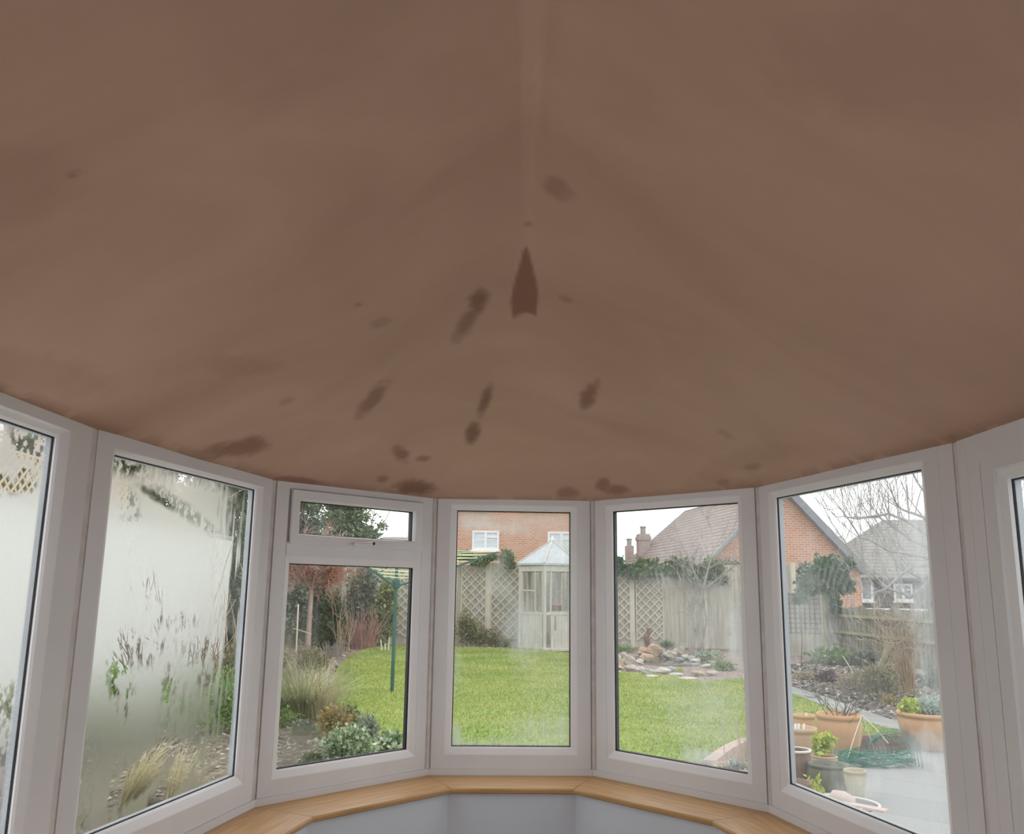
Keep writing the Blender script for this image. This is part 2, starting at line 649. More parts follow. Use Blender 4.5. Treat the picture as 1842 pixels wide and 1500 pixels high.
    L(rp.outputs[0], mx.inputs['A'])
    mx.inputs['B'].default_value = (0.238, 0.128, 0.087, 1)
    L(mx.outputs['Result'], b.inputs['Base Color'])
    b.inputs['Roughness'].default_value = 0.6
    b.inputs['Specular IOR Level'].default_value = 0.25
    o = np_mesh('ceiling', v, q, m, smooth=True)
    a = o.data.attributes.new('stain', 'FLOAT', 'POINT')
    a.data.foreach_set('value', stain[keep].astype(np.float32))
    struct(o, 'bare pink-brown plaster ceiling with dark damp patches and a faint ridge', 'ceiling')


build_ceiling()

# ---- floor, walls below the sills, back of the room
FULL = [(-1.2219, BACK)] + PL + [(1.31, BACK)]
struct(MB().prism([tuple(p) for p in offset_line(FULL, 0.05)], -0.12, 0).build('floor', MAT['floor']),
       'wooden floor of the garden room', 'floor')
WIN = [(-1.2219, BACK)] + PL[:7]
in_wall, out_wall = offset_line(WIN, -0.262), offset_line(WIN, 0.06)
names = ['wall_left_rear', 'wall_left', 'wall_left_side', 'wall_front_left', 'wall_front', 'wall_front_right', 'wall_right_side']
where = ['at the rear left', 'at the left edge of the room', 'under the misted window with the pale grass', 'under the window with the small top opener',
         'under the middle window facing the summerhouse', 'under the window facing the rockery', 'under the window facing the potted plants']
for i in range(7):
    poly = [in_wall[i], in_wall[i + 1], out_wall[i + 1], out_wall[i]]
    o = MB().prism([tuple(p) for p in poly], 0, ZB - 0.022).build(names[i], MAT['wall_paint'])
    struct(o, 'pale blue-grey painted low wall ' + where[i], 'wall')
    a0, a1 = offset_line(WIN, -0.292), offset_line(WIN, 0.0)
    e0, e1, f0, f1 = a0[i], a0[i + 1], a1[i], a1[i + 1]
    d = Vector((*(e1 - e0).normalized(), 0)); ang = math.atan2(d.y, d.x)
    org = Vector((*f0, 0)); R = Matrix.Rotation(-ang, 2)
    loc = [R @ (Vector(p) - org.to_2d()) for p in (e0, e1, f1, f0)]
    b = MB()
    fr = 0.006
    top = [loc[0] + Vector((0, fr)), loc[1] + Vector((0, fr)), loc[2], loc[3]]
    vs = [(p[0], p[1], -0.022) for p in top] + [(loc[0][0], loc[0][1], -0.022 + fr), (loc[1][0], loc[1][1], -0.022 + fr),
          (loc[0][0], loc[0][1], -fr), (loc[1][0], loc[1][1], -fr)] + [(p[0], p[1], 0) for p in top]
    b.add(vs, [(3, 2, 1, 0), (0, 1, 5, 4), (4, 5, 7, 6), (6, 7, 9, 8), (8, 9, 10, 11), (0, 4, 6, 8, 11, 3), (1, 2, 10, 9, 7, 5), (2, 3, 11, 10)])
    o = b.build('window_sill', MAT['oak'])
    o.location = (org.x, org.y, ZB)
    o.rotation_euler = (0, 0, ang)
    struct(o, 'honey coloured oak sill board ' + where[i].replace('under', 'below'), 'window sill')
b = MB().box(-1.5, 1.6, BACK - 0.1, BACK, 0, 3.3)
struct(b.build('wall_back', MAT['wall_white']), 'white painted house wall behind the viewer', 'wall')


# ------------------------------------------------------------------ windows
def facet_frame(i):
    a, b2 = Vector(PL[i]), Vector(PL[i + 1])
    t = (b2 - a)
    return a, t.length, math.atan2(t.y, t.x)


def onseg(i, px, py):
    """pixel -> (along, up) on the inner face of facet i"""
    a, L, ang = facet_frame(i)
    t = np.array([math.cos(ang), math.sin(ang)]); n = np.array([-t[1], t[0]])
    d = ray(px, py)
    k = (np.array(a) @ n) / (d[:2] @ n)
    p = d * k
    return (p[:2] - np.array(a)) @ t, p[2] + CAM_Z - ZB


GLASS = {'fog': glass_mat('steamed_glass', blur=0.88, veil=(0.34, 0.355, 0.325), rough=0.55, grain=(0.97, 1.0)), 'smear': glass_mat('smeared_glass', blur=0.15, veil=(0.55, 0.58, 0.57), rough=0.35)}


def pane(parent, rect, y, mist_fn=None, seed=0, mat='smear', name='pane'):
    x0, x1, z0, z1 = rect
    st = 0.005
    nx, nz = int((x1 - x0) / st) + 1, int((z1 - z0) / st) + 1
    xs, zs = np.linspace(x0, x1, nx), np.linspace(z0, z1, nz)
    X, Zz = np.meshgrid(xs, zs)
    rng = np.random.default_rng(seed)
    mist = np.clip(mist_fn(X, Zz, rng), 0, 1) if mist_fn else np.full(X.shape, 0.04)
    v = np.stack([X.ravel(), np.full(X.size, y), Zz.ravel()], 1)
    id_ = np.arange(X.size).reshape(nz, nx)
    q = np.stack([id_[:-1, :-1], id_[:-1, 1:], id_[1:, 1:], id_[1:, :-1]], -1).reshape(-1, 4)
    o = np_mesh(name, v, q, GLASS[mat], parent)
    a = o.data.attributes.new('mist', 'FLOAT', 'POINT')
    a.data.foreach_set('value', mist.ravel().astype(np.float32))
    return o


def blob(i, X, Z, px, py, rx, rz, rng, soft=0.5, wob=0.5, cells=None, ang=0.0):
    """soft ragged patch on the glass of facet i; radii in metres"""
    s, z = onseg(i, px, py)
    dx, dz = X - s, Z - z
    c, sn = math.cos(ang), math.sin(ang)
    q = np.sqrt(((dx * c + dz * sn) / rx) ** 2 + ((-dx * sn + dz * c) / rz) ** 2)
    q = q + (fbm(X.shape, cells or (26, 20), rng, 3) - 0.5) * 2 * wob
    return smoothstep(1 + soft * .8, max(0.0, 1 - soft * .95), q)


def streaks(X, rng, cells=(5, 60)):
    return fbm(X.shape, cells, rng, 3)


def mist_w1(X, Z, rng):
    m = np.full(X.shape, 0.95)
    i = 0
    dn = fbm(X.shape, (70, 60), rng, 4)
    for px, py, rx, rz in ((70, 865, .06, .03), (20, 868, .05, .03), (45, 880, .05, .02)):
        m -= 0.8 * blob(i, X, Z, px, py, rx, rz, rng, .4) * (dn > 0.42)
    for px, py, rx, rz in ((80, 795, .10, .07), (70, 820, .05, .05), (95, 780, .05, .03)):
        m -= 0.75 * blob(i, X, Z, px, py, rx, rz, rng, .4) * (dn > 0.52)
    m -= 0.6 * blob(i, X, Z, 15, 1270, .12, .05, rng) * (dn > 0.45)
    m -= 0.5 * blob(i, X, Z, 10, 1420, .14, .18, rng) * (dn > 0.55)
    m -= 0.45 * smoothstep(1.2, 1.27, Z)
    return np.clip(m, 0.15, 0.97)


def mist_w2(X, Z, rng):
    m = np.full(X.shape, 0.96)
    i = 1
    st = streaks(X, rng, (4, 70))
    dn = fbm(X.shape, (70, 90), rng, 4)
    dn2 = fbm(X.shape, (26, 55), rng, 4)
    # the top edge and the right side have run clear in streaks
    s445, _ = onseg(i, 448, 1000)
    right = smoothstep(s445 - 0.26, s445 - 0.03, X + (dn2 - 0.5) * 0.16)
    m -= 0.85 * right * smoothstep(0.42, 0.56, st + right * 0.16) * smoothstep(0.05, 0.2, Z)
    m -= 0.55 * smoothstep(1.19, 1.25, Z + (dn - 0.5) * 0.06)
    m -= 0.6 * blob(i, X, Z, 225, 825, .14, .045, rng, .6) * (dn > 0.46)
    m -= 0.8 * blob(i, X, Z, 298, 896, .10, .016, rng, .5, ang=-.25)
    m -= 0.5 * blob(i, X, Z, 350, 920, .22, .025, rng, .7, ang=-.3) * (dn > 0.44)
    m -= 0.55 * blob(i, X, Z, 250, 930, .04, .10, rng, .8, ang=.4) * (dn > 0.5)
    arcs = ((265, 1165, .15, .05), (235, 1190, .07, .08), (290, 1160, .07, .06), (340, 1118, .12, .03), (372, 1170, .14, .05), (400, 1200, .12, .10),
            (232, 1225, .06, .05), (318, 1225, .05, .07), (300, 1095, .03, .06), (275, 1060, .06, .06), (240, 1265, .04, .05))
    for px, py, rx, rz in arcs:
        m -= 0.7 * blob(i, X, Z, px, py, rx, rz, rng, .5, .6, (40, 30)) * smoothstep(0.42, 0.55, dn2)
    m -= 1.0 * blob(i, X, Z, 275, 1388, .17, .06, rng, .3, .4, ang=.35)
    m -= 1.0 * blob(i, X, Z, 325, 1405, .16, .05, rng, .3, .4, ang=.55)
    m -= 0.75 * blob(i, X, Z, 345, 1360, .05, .05, rng, .6)
    m -= 0.45 * blob(i, X, Z, 395, 1330, .16, .12, rng, .8) * smoothstep(0.4, 0.6, dn2)
    m -= 0.4 * blob(i, X, Z, 330, 1285, .10, .10, rng, .8) * smoothstep(0.4, 0.6, dn2)
    m -= 0.5 * blob(i, X, Z, 150, 1440, .08, .14, rng, .8) * (dn > 0.46)
    for px, py, rz in ((233, 1445, .12), (218, 1420, .08)):
        m -= 0.6 * blob(i, X, Z, px, py, .012, rz, rng, .6)
    return np.clip(m, 0.06, 0.97)


def mist_w3(X, Z, rng):
    i = 2
    st = streaks(X, rng, (3, 50))
    n = fbm(X.shape, (16, 12), rng, 4)
    m = 0.02 + 0.03 * n
    m += 0.34 * blob(i, X, Z, 545, 1170, .14, .13, rng, 1.1)
    m += 0.5 * blob(i, X, Z, 520, 1230, .10, .10, rng, 1.0) * n
    m += 0.46 * blob(i, X, Z, 518, 1355, .16, .12, rng, .9)
    m += 0.4 * blob(i, X, Z, 560, 1320, .10, .04, rng, .9)
    m += 0.34 * blob(i, X, Z, 625, 1235, .06, .15, rng, .8) * (0.5 + n)
    m += 0.22 * blob(i, X, Z, 640, 1070, .14, .16, rng, .9) * (0.4 + st)
    m *= 0.62 + 0.6 * fbm(X.shape, (9, 40), rng, 4)
    return np.clip(m, 0, 0.7)


def mist_w3top(X, Z, rng):
    n = fbm(X.shape, (6, 16), rng, 4)
    return 0.06 + 0.16 * n * smoothstep(0.5, 0.2, X)


def mist_w4(X, Z, rng):
    i = 3
    n = fbm(X.shape, (16, 12), rng, 4)
    st = fbm(X.shape, (4, 70), rng, 3)
    hs = fbm(X.shape, (50, 5), rng, 3)
    m = 0.04 + 0.08 * n + 0.12 * smoothstep(0.35, 0.62, X) * (0.5 + st)
    m += 0.75 * blob(i, X, Z, 842, 925, .10, .07, rng, .9) * (0.3 + hs)
    m += 0.5 * blob(i, X, Z, 890, 945, .16, .03, rng, .9, ang=-.2) * (0.3 + hs)
    m += 0.45 * blob(i, X, Z, 950, 930, .24, .06, rng, .9) * (0.3 + hs)
    m += 0.30 * blob(i, X, Z, 893, 1030, .035, .13, rng, .9, ang=-.5)
    m += 0.28 * blob(i, X, Z, 905, 1058, .05, .045, rng, .9)
    m += 0.48 * blob(i, X, Z, 940, 1130, .09, .14, rng, .8)
    m += 0.35 * blob(i, X, Z, 1010, 1050, .08, .20, rng, .9) * (0.2 + 1.2 * st)
    m += 0.6 * blob(i, X, Z, 812, 1325, .045, .06, rng, .6)
    m += 0.32 * blob(i, X, Z, 985, 1320, .20, .08, rng, .8) * (0.5 + n)
    m += 0.30 * blob(i, X, Z, 870, 1342, .18, .03, rng, .8)
    m += 0.28 * blob(i, X, Z, 815, 1205, .035, .12, rng, .8)
    m *= 0.62 + 0.6 * fbm(X.shape, (9, 40), rng, 4)
    return np.clip(m, 0, 0.7)


def arcs_field(i, X, Z, px, py, rng, f=220):
    s, z = onseg(i, px, py)
    r = np.hypot(X - s, Z - z)
    n = fbm(X.shape, (10, 8), rng, 3)
    return np.clip(np.sin(r * f + n * 5) * 0.5 + 0.5, 0, 1) * smoothstep(0.35, 0.65, n)


def mist_w5(X, Z, rng):
    i = 4
    n = fbm(X.shape, (14, 11), rng, 4)
    st = fbm(X.shape, (4, 60), rng, 3)
    m = 0.05 + 0.09 * n
    ar = arcs_field(i, X, Z, 1120, 1060, rng)
    m += 0.22 * ar * blob(i, X, Z, 1260, 960, .25, .14, rng, .9)
    m += 0.24 * blob(i, X, Z, 1265, 950, .2, .12, rng, .9)
    m += 0.20 * blob(i, X, Z, 1275, 1110, .22, .20, rng, .8) * (0.4 + st)
    m += 0.5 * blob(i, X, Z, 1322, 1150, .05, .13, rng, .7) * (0.5 + st)
    m += 0.30 * blob(i, X, Z, 1170, 1035, .18, .05, rng, .7) * (0.4 + ar)
    m += 0.28 * blob(i, X, Z, 1270, 1290, .22, .20, rng, .9)
    m += 0.45 * blob(i, X, Z, 1255, 1365, .09, .04, rng, .7)
    m *= 0.62 + 0.6 * fbm(X.shape, (9, 40), rng, 4)
    return np.clip(m, 0, 0.7)


def mist_w6(X, Z, rng):
    i = 5
    n = fbm(X.shape, (16, 11), rng, 4)
    st = fbm(X.shape, (4, 70), rng, 3)
    ar = arcs_field(i, X, Z, 1540, 1090, rng, 190)
    m = 0.08 + 0.10 * n
    m += 0.30 * blob(i, X, Z, 1625, 1010, .22, .16, rng, .8) * (0.5 + n)
    m += 0.4 * blob(i, X, Z, 1655, 1110, .08, .3, rng, .8) * (0.3 + st)
    m += 0.30 * blob(i, X, Z, 1440, 1115, .16, .15, rng, .6) * (0.5 + n * .6)
    m += 0.16 * ar * blob(i, X, Z, 1480, 1070, .25, .2, rng, .8)
    m += 0.5 * blob(i, X, Z, 1655, 1345, .11, .06, rng, .5) * (0.6 + .5 * n)
    m += 0.25 * blob(i, X, Z, 1530, 1420, .15, .04, rng, .8, ang=.4)
    m += 0.18 * blob(i, X, Z, 1640, 1450, .3, .14, rng, .8)
    m += 0.12 * blob(i, X, Z, 1500, 1405, .10, .07, rng, .7)
    m *= 0.62 + 0.6 * fbm(X.shape, (9, 40), rng, 4)
    return np.clip(m, 0, 0.7)


def ring_part(rect, prof, name, mat, parent):
    return MB().ring(rect, prof).build(name, MAT[mat], parent)


def window(n, i, label, mist_fn=None, seed=0, fog='smear', w=0.095, extra_l=0.0, extra_r=0.0, spacer='black', opener=False):
    a, L, ang = facet_frame(i)
    x0, x1, z0, z1 = 0.015 + extra_l, L - 0.015 - extra_r, 0.028, 1.335
    b = MB()
    fw = w - 0.03
    if opener:
        b.ring((x0, x1, z0, z1), [(0, 0), (fw - .004, 0), (fw, .004), (fw, .068), (0, .068)])
        b.box(x0 + fw, x1 - fw, 0, .068, .985, 1.045)
        b.ring((x0 + fw - .002, x1 - fw + .002, 1.043, z1 - fw + .002), [(0, .012), (.034, .012), (.034, .06), (0, .06)])
    else:
        b.ring((x0, x1, z0, z1), [(0, 0), (fw - .004, 0), (fw, .004), (fw, .068), (0, .068)])
    o = b.build('window_%d' % n, MAT['upvc'])
    o.location = (a.x, a.y, ZB)
    o.rotation_euler = (0, 0, ang)
    struct(o, label, 'window')

    def glazing(rect, y=0.0, m=None, sd=0, k=0.03):
        # rect = opening of the frame: bead, dark seal, spacer and glass
        ring_part(rect, [(-.001, y + .002), (k - .006, y + .014), (k, y + .02), (k, y + .026), (-.001, y + .026)], 'glazing_bead', 'bead', o)
        ring_part(rect, [(k - .004, y + .0262), (k + .003, y + .0262), (k + .003, y + .029), (k - .004, y + .029)], 'gasket', 'black', o)
        ring_part(rect, [(k - .012, y + .0315), (k + .004, y + .0315), (k + .004, y + .050), (k - .012, y + .050)], 'spacer_bar', spacer, o)
        pr = (rect[0] + k - .006, rect[1] - k + .006, rect[2] + k - .006, rect[3] - k + .006)
        return pane(o, pr, y + .030, m, sd, fog)
    if opener:
        glazing((x0 + fw, x1 - fw, z0 + fw, .985), 0, mist_fn, seed)
        sr = (.088, L - .088, 1.036, 1.268)
        sash = ring_part(sr, [(0, -.014), (.036, -.014), (.041, -.008), (.041, .05), (0.012, .05), (.012, 0), (0, 0)], 'opener_sash', 'upvc', o)
        k = .041
        ring_part(sr, [(k - .002, -.009), (k + .004, .002), (k + .004, .012), (k - .002, .012)], 'glazing_bead', 'bead', sash)
        ring_part(sr, [(k - .002, .014), (k + .007, .014), (k + .007, .036), (k - .002, .036)], 'gasket', 'black', sash)
        pane(sash, (sr[0] + k, sr[1] - k, sr[2] + k, sr[3] - k), .016, mist_w3top, seed + 1, 'smear')
        h = MB()
        cx = L / 2 + .02
        h.box(cx - .05, cx + .05, -.026, -.0141, 1.040, 1.066)
        h.tube([(cx + .03, -.024, 1.054), (cx + .03, -.034, 1.054)], .009, 10)
        h.tube([(cx + .03, -.036, 1.056), (cx - .01, -.040, 1.052), (cx - .07, -.038, 1.050)], [.008, .0075, .006], 8)
        hd = h.build('handle', MAT['chrome'], sash, smooth=False)
        MB().tube([(cx + .032, -.0345, 1.056), (cx + .032, -.0445, 1.056)], .007, 10).build('keyhole', MAT['black'], hd)
    else:
        glazing((x0 + fw, x1 - fw, z0 + fw, z1 - .06), 0, mist_fn, seed)
    # strip between frame and sill, and any cover strips beside the frame
    s = MB().box(0.0, L, -.010, .068, 0.0, .0275)
    s.build('cill_strip', MAT['upvc'], o)
    if extra_l or extra_r:
        e = MB()
        for (u0, u1) in (((0.015, 0.0155 + extra_l),) if extra_l else ()) + (((L - .0155 - extra_r, L - .015),) if extra_r else ()):
            e.box(u0, u1, .0006, .068, .028, 1.335)
        e.build('cover_strip', MAT['upvc'], o)
    return o


window(1, 0, 'steamed up window at the left edge of the photo', mist_w1, 21, 'fog', .10, extra_r=.06, spacer='spacer')
window(2, 1, 'tall steamed up window with runs of water down its right side', mist_w2, 22, 'fog', .11, spacer='spacer')
window(3, 2, 'white framed window with a small opener at its top', mist_w3, 23, 'fog', .094, opener=True)
window(4, 3, 'middle window facing the summerhouse', mist_w4, 24, 'smear', .095)
window(5, 4, 'window with wiped smears facing the rockery', mist_w5, 25, 'smear', .095)
window(6, 5, 'window beside the door facing the terracotta pots', mist_w6, 26, 'smear', .10, extra_r=.065, spacer='spacer')


def door():
    i = 6
    a, L, ang = facet_frame(i)
    b = MB()
    b.ring((.007, L, -ZB + .005, 1.335), [(0, 0), (.115, 0), (.12, .01), (.12, .068), (0, .068)])
    b.ring((.007, L, -ZB + .005, 1.335), [(.0, -.0005), (.05, -.0005), (.05, .0), (.0, .0)])
    o = b.build('door_1', MAT['upvc'])
    o.location = (a.x, a.y, ZB)
    o.rotation_euler = (0, 0, ang)
    struct(o, 'white framed glazed door at the right edge of the photo', 'door')
    gr = (.125, L - .118, -ZB + .12, 1.262)
    ring_part(gr, [(0, .004), (.006, .004), (.006, .05), (0, .05)], 'seal', 'black', o)
    sash = ring_part(gr, [(.0065, -.003), (.07, -.003), (.074, .004), (.074, .055), (.0065, .055)], 'door_sash', 'upvc', o)
    k = .074
    ring_part(gr, [(k - .001, .004), (k + .025, .016), (k + .027, .022), (k + .027, .027), (k - .001, .027)], 'glazing_bead', 'bead', sash)
    ring_part(gr, [(k + .022, .0272), (k + .030, .0272), (k + .030, .030), (k + .022, .030)], 'gasket', 'black', sash)
    ring_part(gr, [(k + .018, .033), (k + .031, .033), (k + .031, .05), (k + .018, .05)], 'spacer_bar', 'spacer', sash)
    pane(sash, (gr[0] + k + .02, gr[1] - k - .02, gr[2] + k + .02, gr[3] - k - .02), .0315, None, 5, 'smear')


door()
# more glazing beside and behind the viewer, out of the picture
PL2 = PL


def side_window(n, p, q, label):
    p, q = Vector(p), Vector(q)
    t = q - p
    L = t.length
    o = MB().ring((.007, L - .007, .028, 1.335), [(0, 0), (.07, 0), (.07, .068), (0, .068)]).build('window_%d' % n, MAT['upvc'])
    o.location = (p.x, p.y, ZB)
    o.rotation_euler = (0, 0, math.atan2(t.y, t.x))
    struct(o, label, 'window')
    pane(o, (.07, L - .07, .098, 1.265), .03, None, n, 'smear')


side_window(7, (-1.2219, 0.1), (-1.2219, 1.36), 'side window to the left of the viewer')
side_window(9, (1.31, 1.56), (1.31, 0.0), 'side window to the right of the viewer')
struct(MB().box(-1.30, -1.2219, BACK, 0.1, ZB, ZT + .03).build('dimming_wall_left', MAT['wall_white']), 'unseen white wall behind the viewer on the left, added to dim the ceiling', 'wall')  # solid instead of glazed, added out of view to darken the ceiling
struct(MB().box(1.31, 1.39, BACK, 0.0, ZB, ZT + .03).build('dimming_wall_right', MAT['wall_white']), 'unseen white wall behind the viewer on the right, added to dim the ceiling', 'wall')  # added out of view as well, keeps side light off the ceiling
b = MB().box(1.31 - .0, 1.37, BACK, 1.56, 0, ZB - .001)
struct(b.build('wall_right', MAT['wall_paint']), 'low painted wall at the rear right of the room', 'wall')

# corner posts behind the joints of the frames
spots = ['between the window at the left edge and the tall steamed window', 'between the tall steamed window and the window with the opener',
         'between the opener window and the middle window', 'between the middle window and the rockery window', 'between the rockery window and the window facing the pots',
         'between the window facing the pots and the door']
for k in range(6):
    p = PL[k + 1]
    n_out = (offset_line(PL, 1.0)[k + 1] - Vector(p)).normalized()
    c = Vector(p) + n_out * .0475
    poly = [(c.x + .05 * math.cos(PI / 8 + PI / 4 * j), c.y + .05 * math.sin(PI / 8 + PI / 4 * j)) for j in range(8)]
    o = MB().prism(poly, ZB + .0276, ZT + .03).build('trim_%d' % (k + 1), MAT['groove'])
    struct(o, 'dusty corner post ' + spots[k], 'corner post')


# ================================================================== the garden
MAT['lawn'] = M('lawn_turf', (0.18, 0.25, 0.055), (0.29, 0.37, 0.11), rough=0.9, scale=1.1, spec=0.1, detail=9, lo=.25, hi=.75, bump=.3)
MAT['bark'] = M('bark_mulch', (0.11, 0.085, 0.07), (0.40, 0.31, 0.265), rough=0.95, scale=14, spec=0.1, bump=0.6, detail=6)
MAT['soil'] = M('dark_soil', (0.045, 0.038, 0.033), (0.20, 0.175, 0.16), rough=0.95, scale=9, spec=0.1, bump=0.8, detail=8)
MAT['soil_brown'] = M('grey_brown_soil', (0.075, 0.063, 0.05), (0.20, 0.172, 0.138), rough=0.95, scale=8, spec=0.1, bump=0.8, detail=8)
MAT['path'] = brick_mat('path_slabs', (0.24, 0.235, 0.22), (0.31, 0.305, 0.285), (0.17, 0.27, 0.24), 0.55, 0.5, 0.02)
MAT['stone'] = M('rockery_stone', (0.30, 0.265, 0.215), (0.47, 0.42, 0.355), rough=0.9, scale=7, bump=.3)
MAT['stone_grey'] = M('grey_stone', (0.26, 0.26, 0.26), (0.42, 0.42, 0.41), rough=0.9, scale=7, bump=.3)
MAT['stone_tan'] = M('tan_stone', (0.34, 0.235, 0.155), (0.47, 0.35, 0.25), rough=0.9, scale=7, bump=.3)
MAT['stone_white'] = M('white_stone', (0.42, 0.40, 0.36), (0.56, 0.53, 0.48), rough=0.9, scale=7)
MAT['water'] = M('pond_water', (0.02, 0.022, 0.018), (0.04, 0.04, 0.03), rough=0.05, spec=0.5)
MAT['fence'] = M('weathered_fence', (0.34, 0.315, 0.26), (0.52, 0.485, 0.41), rough=0.9, scale=2.5, spec=0.1, stretch=(6, 6, .5), detail=6)
MAT['trellis'] = M('trellis_wood', (0.51, 0.47, 0.385), (0.64, 0.595, 0.495), rough=0.9, scale=4, spec=.1)
MAT['fence_green'] = M('mossy_fence', (0.15, 0.14, 0.10), (0.28, 0.265, 0.20), rough=0.95, scale=2.5, spec=0.1, stretch=(5, 5, .6), detail=6)
MAT['post_green'] = M('mossy_post', (0.26, 0.25, 0.15), (0.36, 0.34, 0.22), rough=0.95, scale=5, spec=.1)
MAT['white_wall'] = M('pale_render', (0.62, 0.64, 0.60), (0.70, 0.71, 0.67), rough=0.9, scale=1.5)
MAT['tan'] = M('tan_wood', (0.50, 0.40, 0.26), (0.60, 0.49, 0.34), rough=0.9, scale=3)
MAT['cream'] = M('cream_render', (0.62, 0.53, 0.37), (0.68, 0.58, 0.42), rough=0.9, scale=1)
MAT['brick'] = brick_mat('red_brick', (0.46, 0.205, 0.12), (0.56, 0.28, 0.17), (0.52, 0.42, 0.34), 0.235, 0.085, 0.014)
MAT['brick_pink'] = M('pink_brick', (0.40, 0.29, 0.245), (0.54, 0.42, 0.365), rough=0.9, scale=12)
MAT['chimney'] = M('greyed_chimney_brick', (0.36, 0.28, 0.255), (0.44, 0.35, 0.32), rough=.9, scale=5)
MAT['roof'] = brick_mat('roof_tiles', (0.30, 0.235, 0.21), (0.39, 0.32, 0.29), (0.17, 0.14, 0.13), 0.20, 0.16, 0.022)
MAT['roof_grey'] = brick_mat('grey_roof_tiles', (0.26, 0.235, 0.21), (0.33, 0.30, 0.27), (0.16, 0.145, 0.13), 0.20, 0.16, 0.022)
MAT['barge'] = M('grey_bargeboard', (0.20, 0.215, 0.235), (0.26, 0.275, 0.30), rough=0.7)
MAT['dark_timber'] = M('dark_timber', (0.055, 0.05, 0.047), (0.12, 0.11, 0.10), rough=0.8, scale=3, stretch=(.4, .4, 8))
MAT['white'] = M('white_paint_gloss', (0.74, 0.74, 0.74), (0.80, 0.80, 0.80), rough=0.4)
MAT['house_glass'] = M('house_glass', (0.20, 0.24, 0.26), (0.34, 0.38, 0.40), rough=0.15, scale=1.2)
MAT['blind'] = M('pale_blind', (0.50, 0.56, 0.58), (0.72, 0.77, 0.78), rough=0.5, scale=5, stretch=(.2, .2, 3))
MAT['gaz_wood'] = M('silvered_timber', (0.43, 0.405, 0.36), (0.60, 0.565, 0.51), rough=0.85, scale=3, stretch=(5, 5, .5), detail=6)
MAT['gaz_roof'] = M('pale_summerhouse_roof', (0.38, 0.41, 0.425), (0.47, 0.50, 0.515), rough=0.6, scale=3)
MAT['iron'] = M('black_iron', (0.015, 0.015, 0.015), (0.03, 0.03, 0.03), rough=0.5)
MAT['dryer'] = M('green_steel', (0.03, 0.095, 0.078), (0.045, 0.125, 0.10), rough=0.4)
MAT['line'] = M('pale_line', (0.70, 0.72, 0.45), (0.80, 0.80, 0.60), rough=0.5)
MAT['wire'] = M('green_wire', (0.02, 0.15, 0.10), (0.05, 0.24, 0.17), rough=0.4)
MAT['rust'] = M('rusty_wire', (0.05, 0.035, 0.03), (0.10, 0.07, 0.05), rough=0.8)
MAT['terracotta'] = M('terracotta', (0.47, 0.262, 0.128), (0.56, 0.345, 0.19), rough=0.75, scale=3, bump=.05)
MAT['terracotta_worn'] = M('worn_terracotta', (0.40, 0.26, 0.15), (0.54, 0.40, 0.27), rough=0.85, scale=5)
MAT['pot_brown'] = M('brown_pot', (0.15, 0.085, 0.06), (0.22, 0.14, 0.10), rough=0.6, scale=5)
MAT['pot_green'] = M('green_glazed_pot', (0.065, 0.07, 0.04), (0.13, 0.13, 0.08), rough=0.35, scale=4)
MAT['pot_stone'] = M('buff_pot', (0.34, 0.29, 0.19), (0.48, 0.43, 0.30), rough=0.8, scale=6, stretch=(1, 1, 6))
MAT['rim_white'] = M('white_rim', (0.62, 0.58, 0.53), (0.70, 0.66, 0.62), rough=0.5)
MAT['pink'] = M('pale_pink', (0.47, 0.36, 0.31), (0.58, 0.46, 0.41), rough=0.6, scale=9)
MAT['slate'] = M('dark_plinth', (0.12, 0.12, 0.125), (0.2, 0.2, 0.2), rough=0.8)
MAT['sleeper'] = M('timber_sleeper', (0.10, 0.065, 0.05), (0.20, 0.14, 0.11), rough=0.9, scale=4, stretch=(.5, 6, 6))
MAT['trunk'] = M('brown_bark', (0.20, 0.155, 0.125), (0.34, 0.28, 0.235), rough=0.95, scale=8, stretch=(4, 4, 1))
MAT['trunk_pink'] = M('pinkish_bark', (0.38, 0.27, 0.235), (0.52, 0.40, 0.35), rough=0.95, scale=8)
MAT['twig_grey'] = M('grey_twig', (0.22, 0.205, 0.19), (0.36, 0.34, 0.32), rough=0.9)
MAT['twig_dark'] = M('dark_twig', (0.06, 0.05, 0.045), (0.13, 0.11, 0.10), rough=0.9)
MAT['twig_tan'] = M('tan_twig', (0.38, 0.29, 0.20), (0.52, 0.42, 0.31), rough=0.9)
MAT['twig_red'] = M('red_twig', (0.34, 0.11, 0.085), (0.46, 0.20, 0.16), rough=0.8)
MAT['dogwood_red'] = M('dull_red_twig', (0.34, 0.17, 0.14), (0.48, 0.29, 0.245), rough=.8)
MAT['twig_redbrown'] = M('redbrown_twig', (0.38, 0.20, 0.15), (0.52, 0.31, 0.24), rough=0.8)
MAT['cane'] = M('pale_cane', (0.60, 0.54, 0.42), (0.70, 0.64, 0.52), rough=0.8)

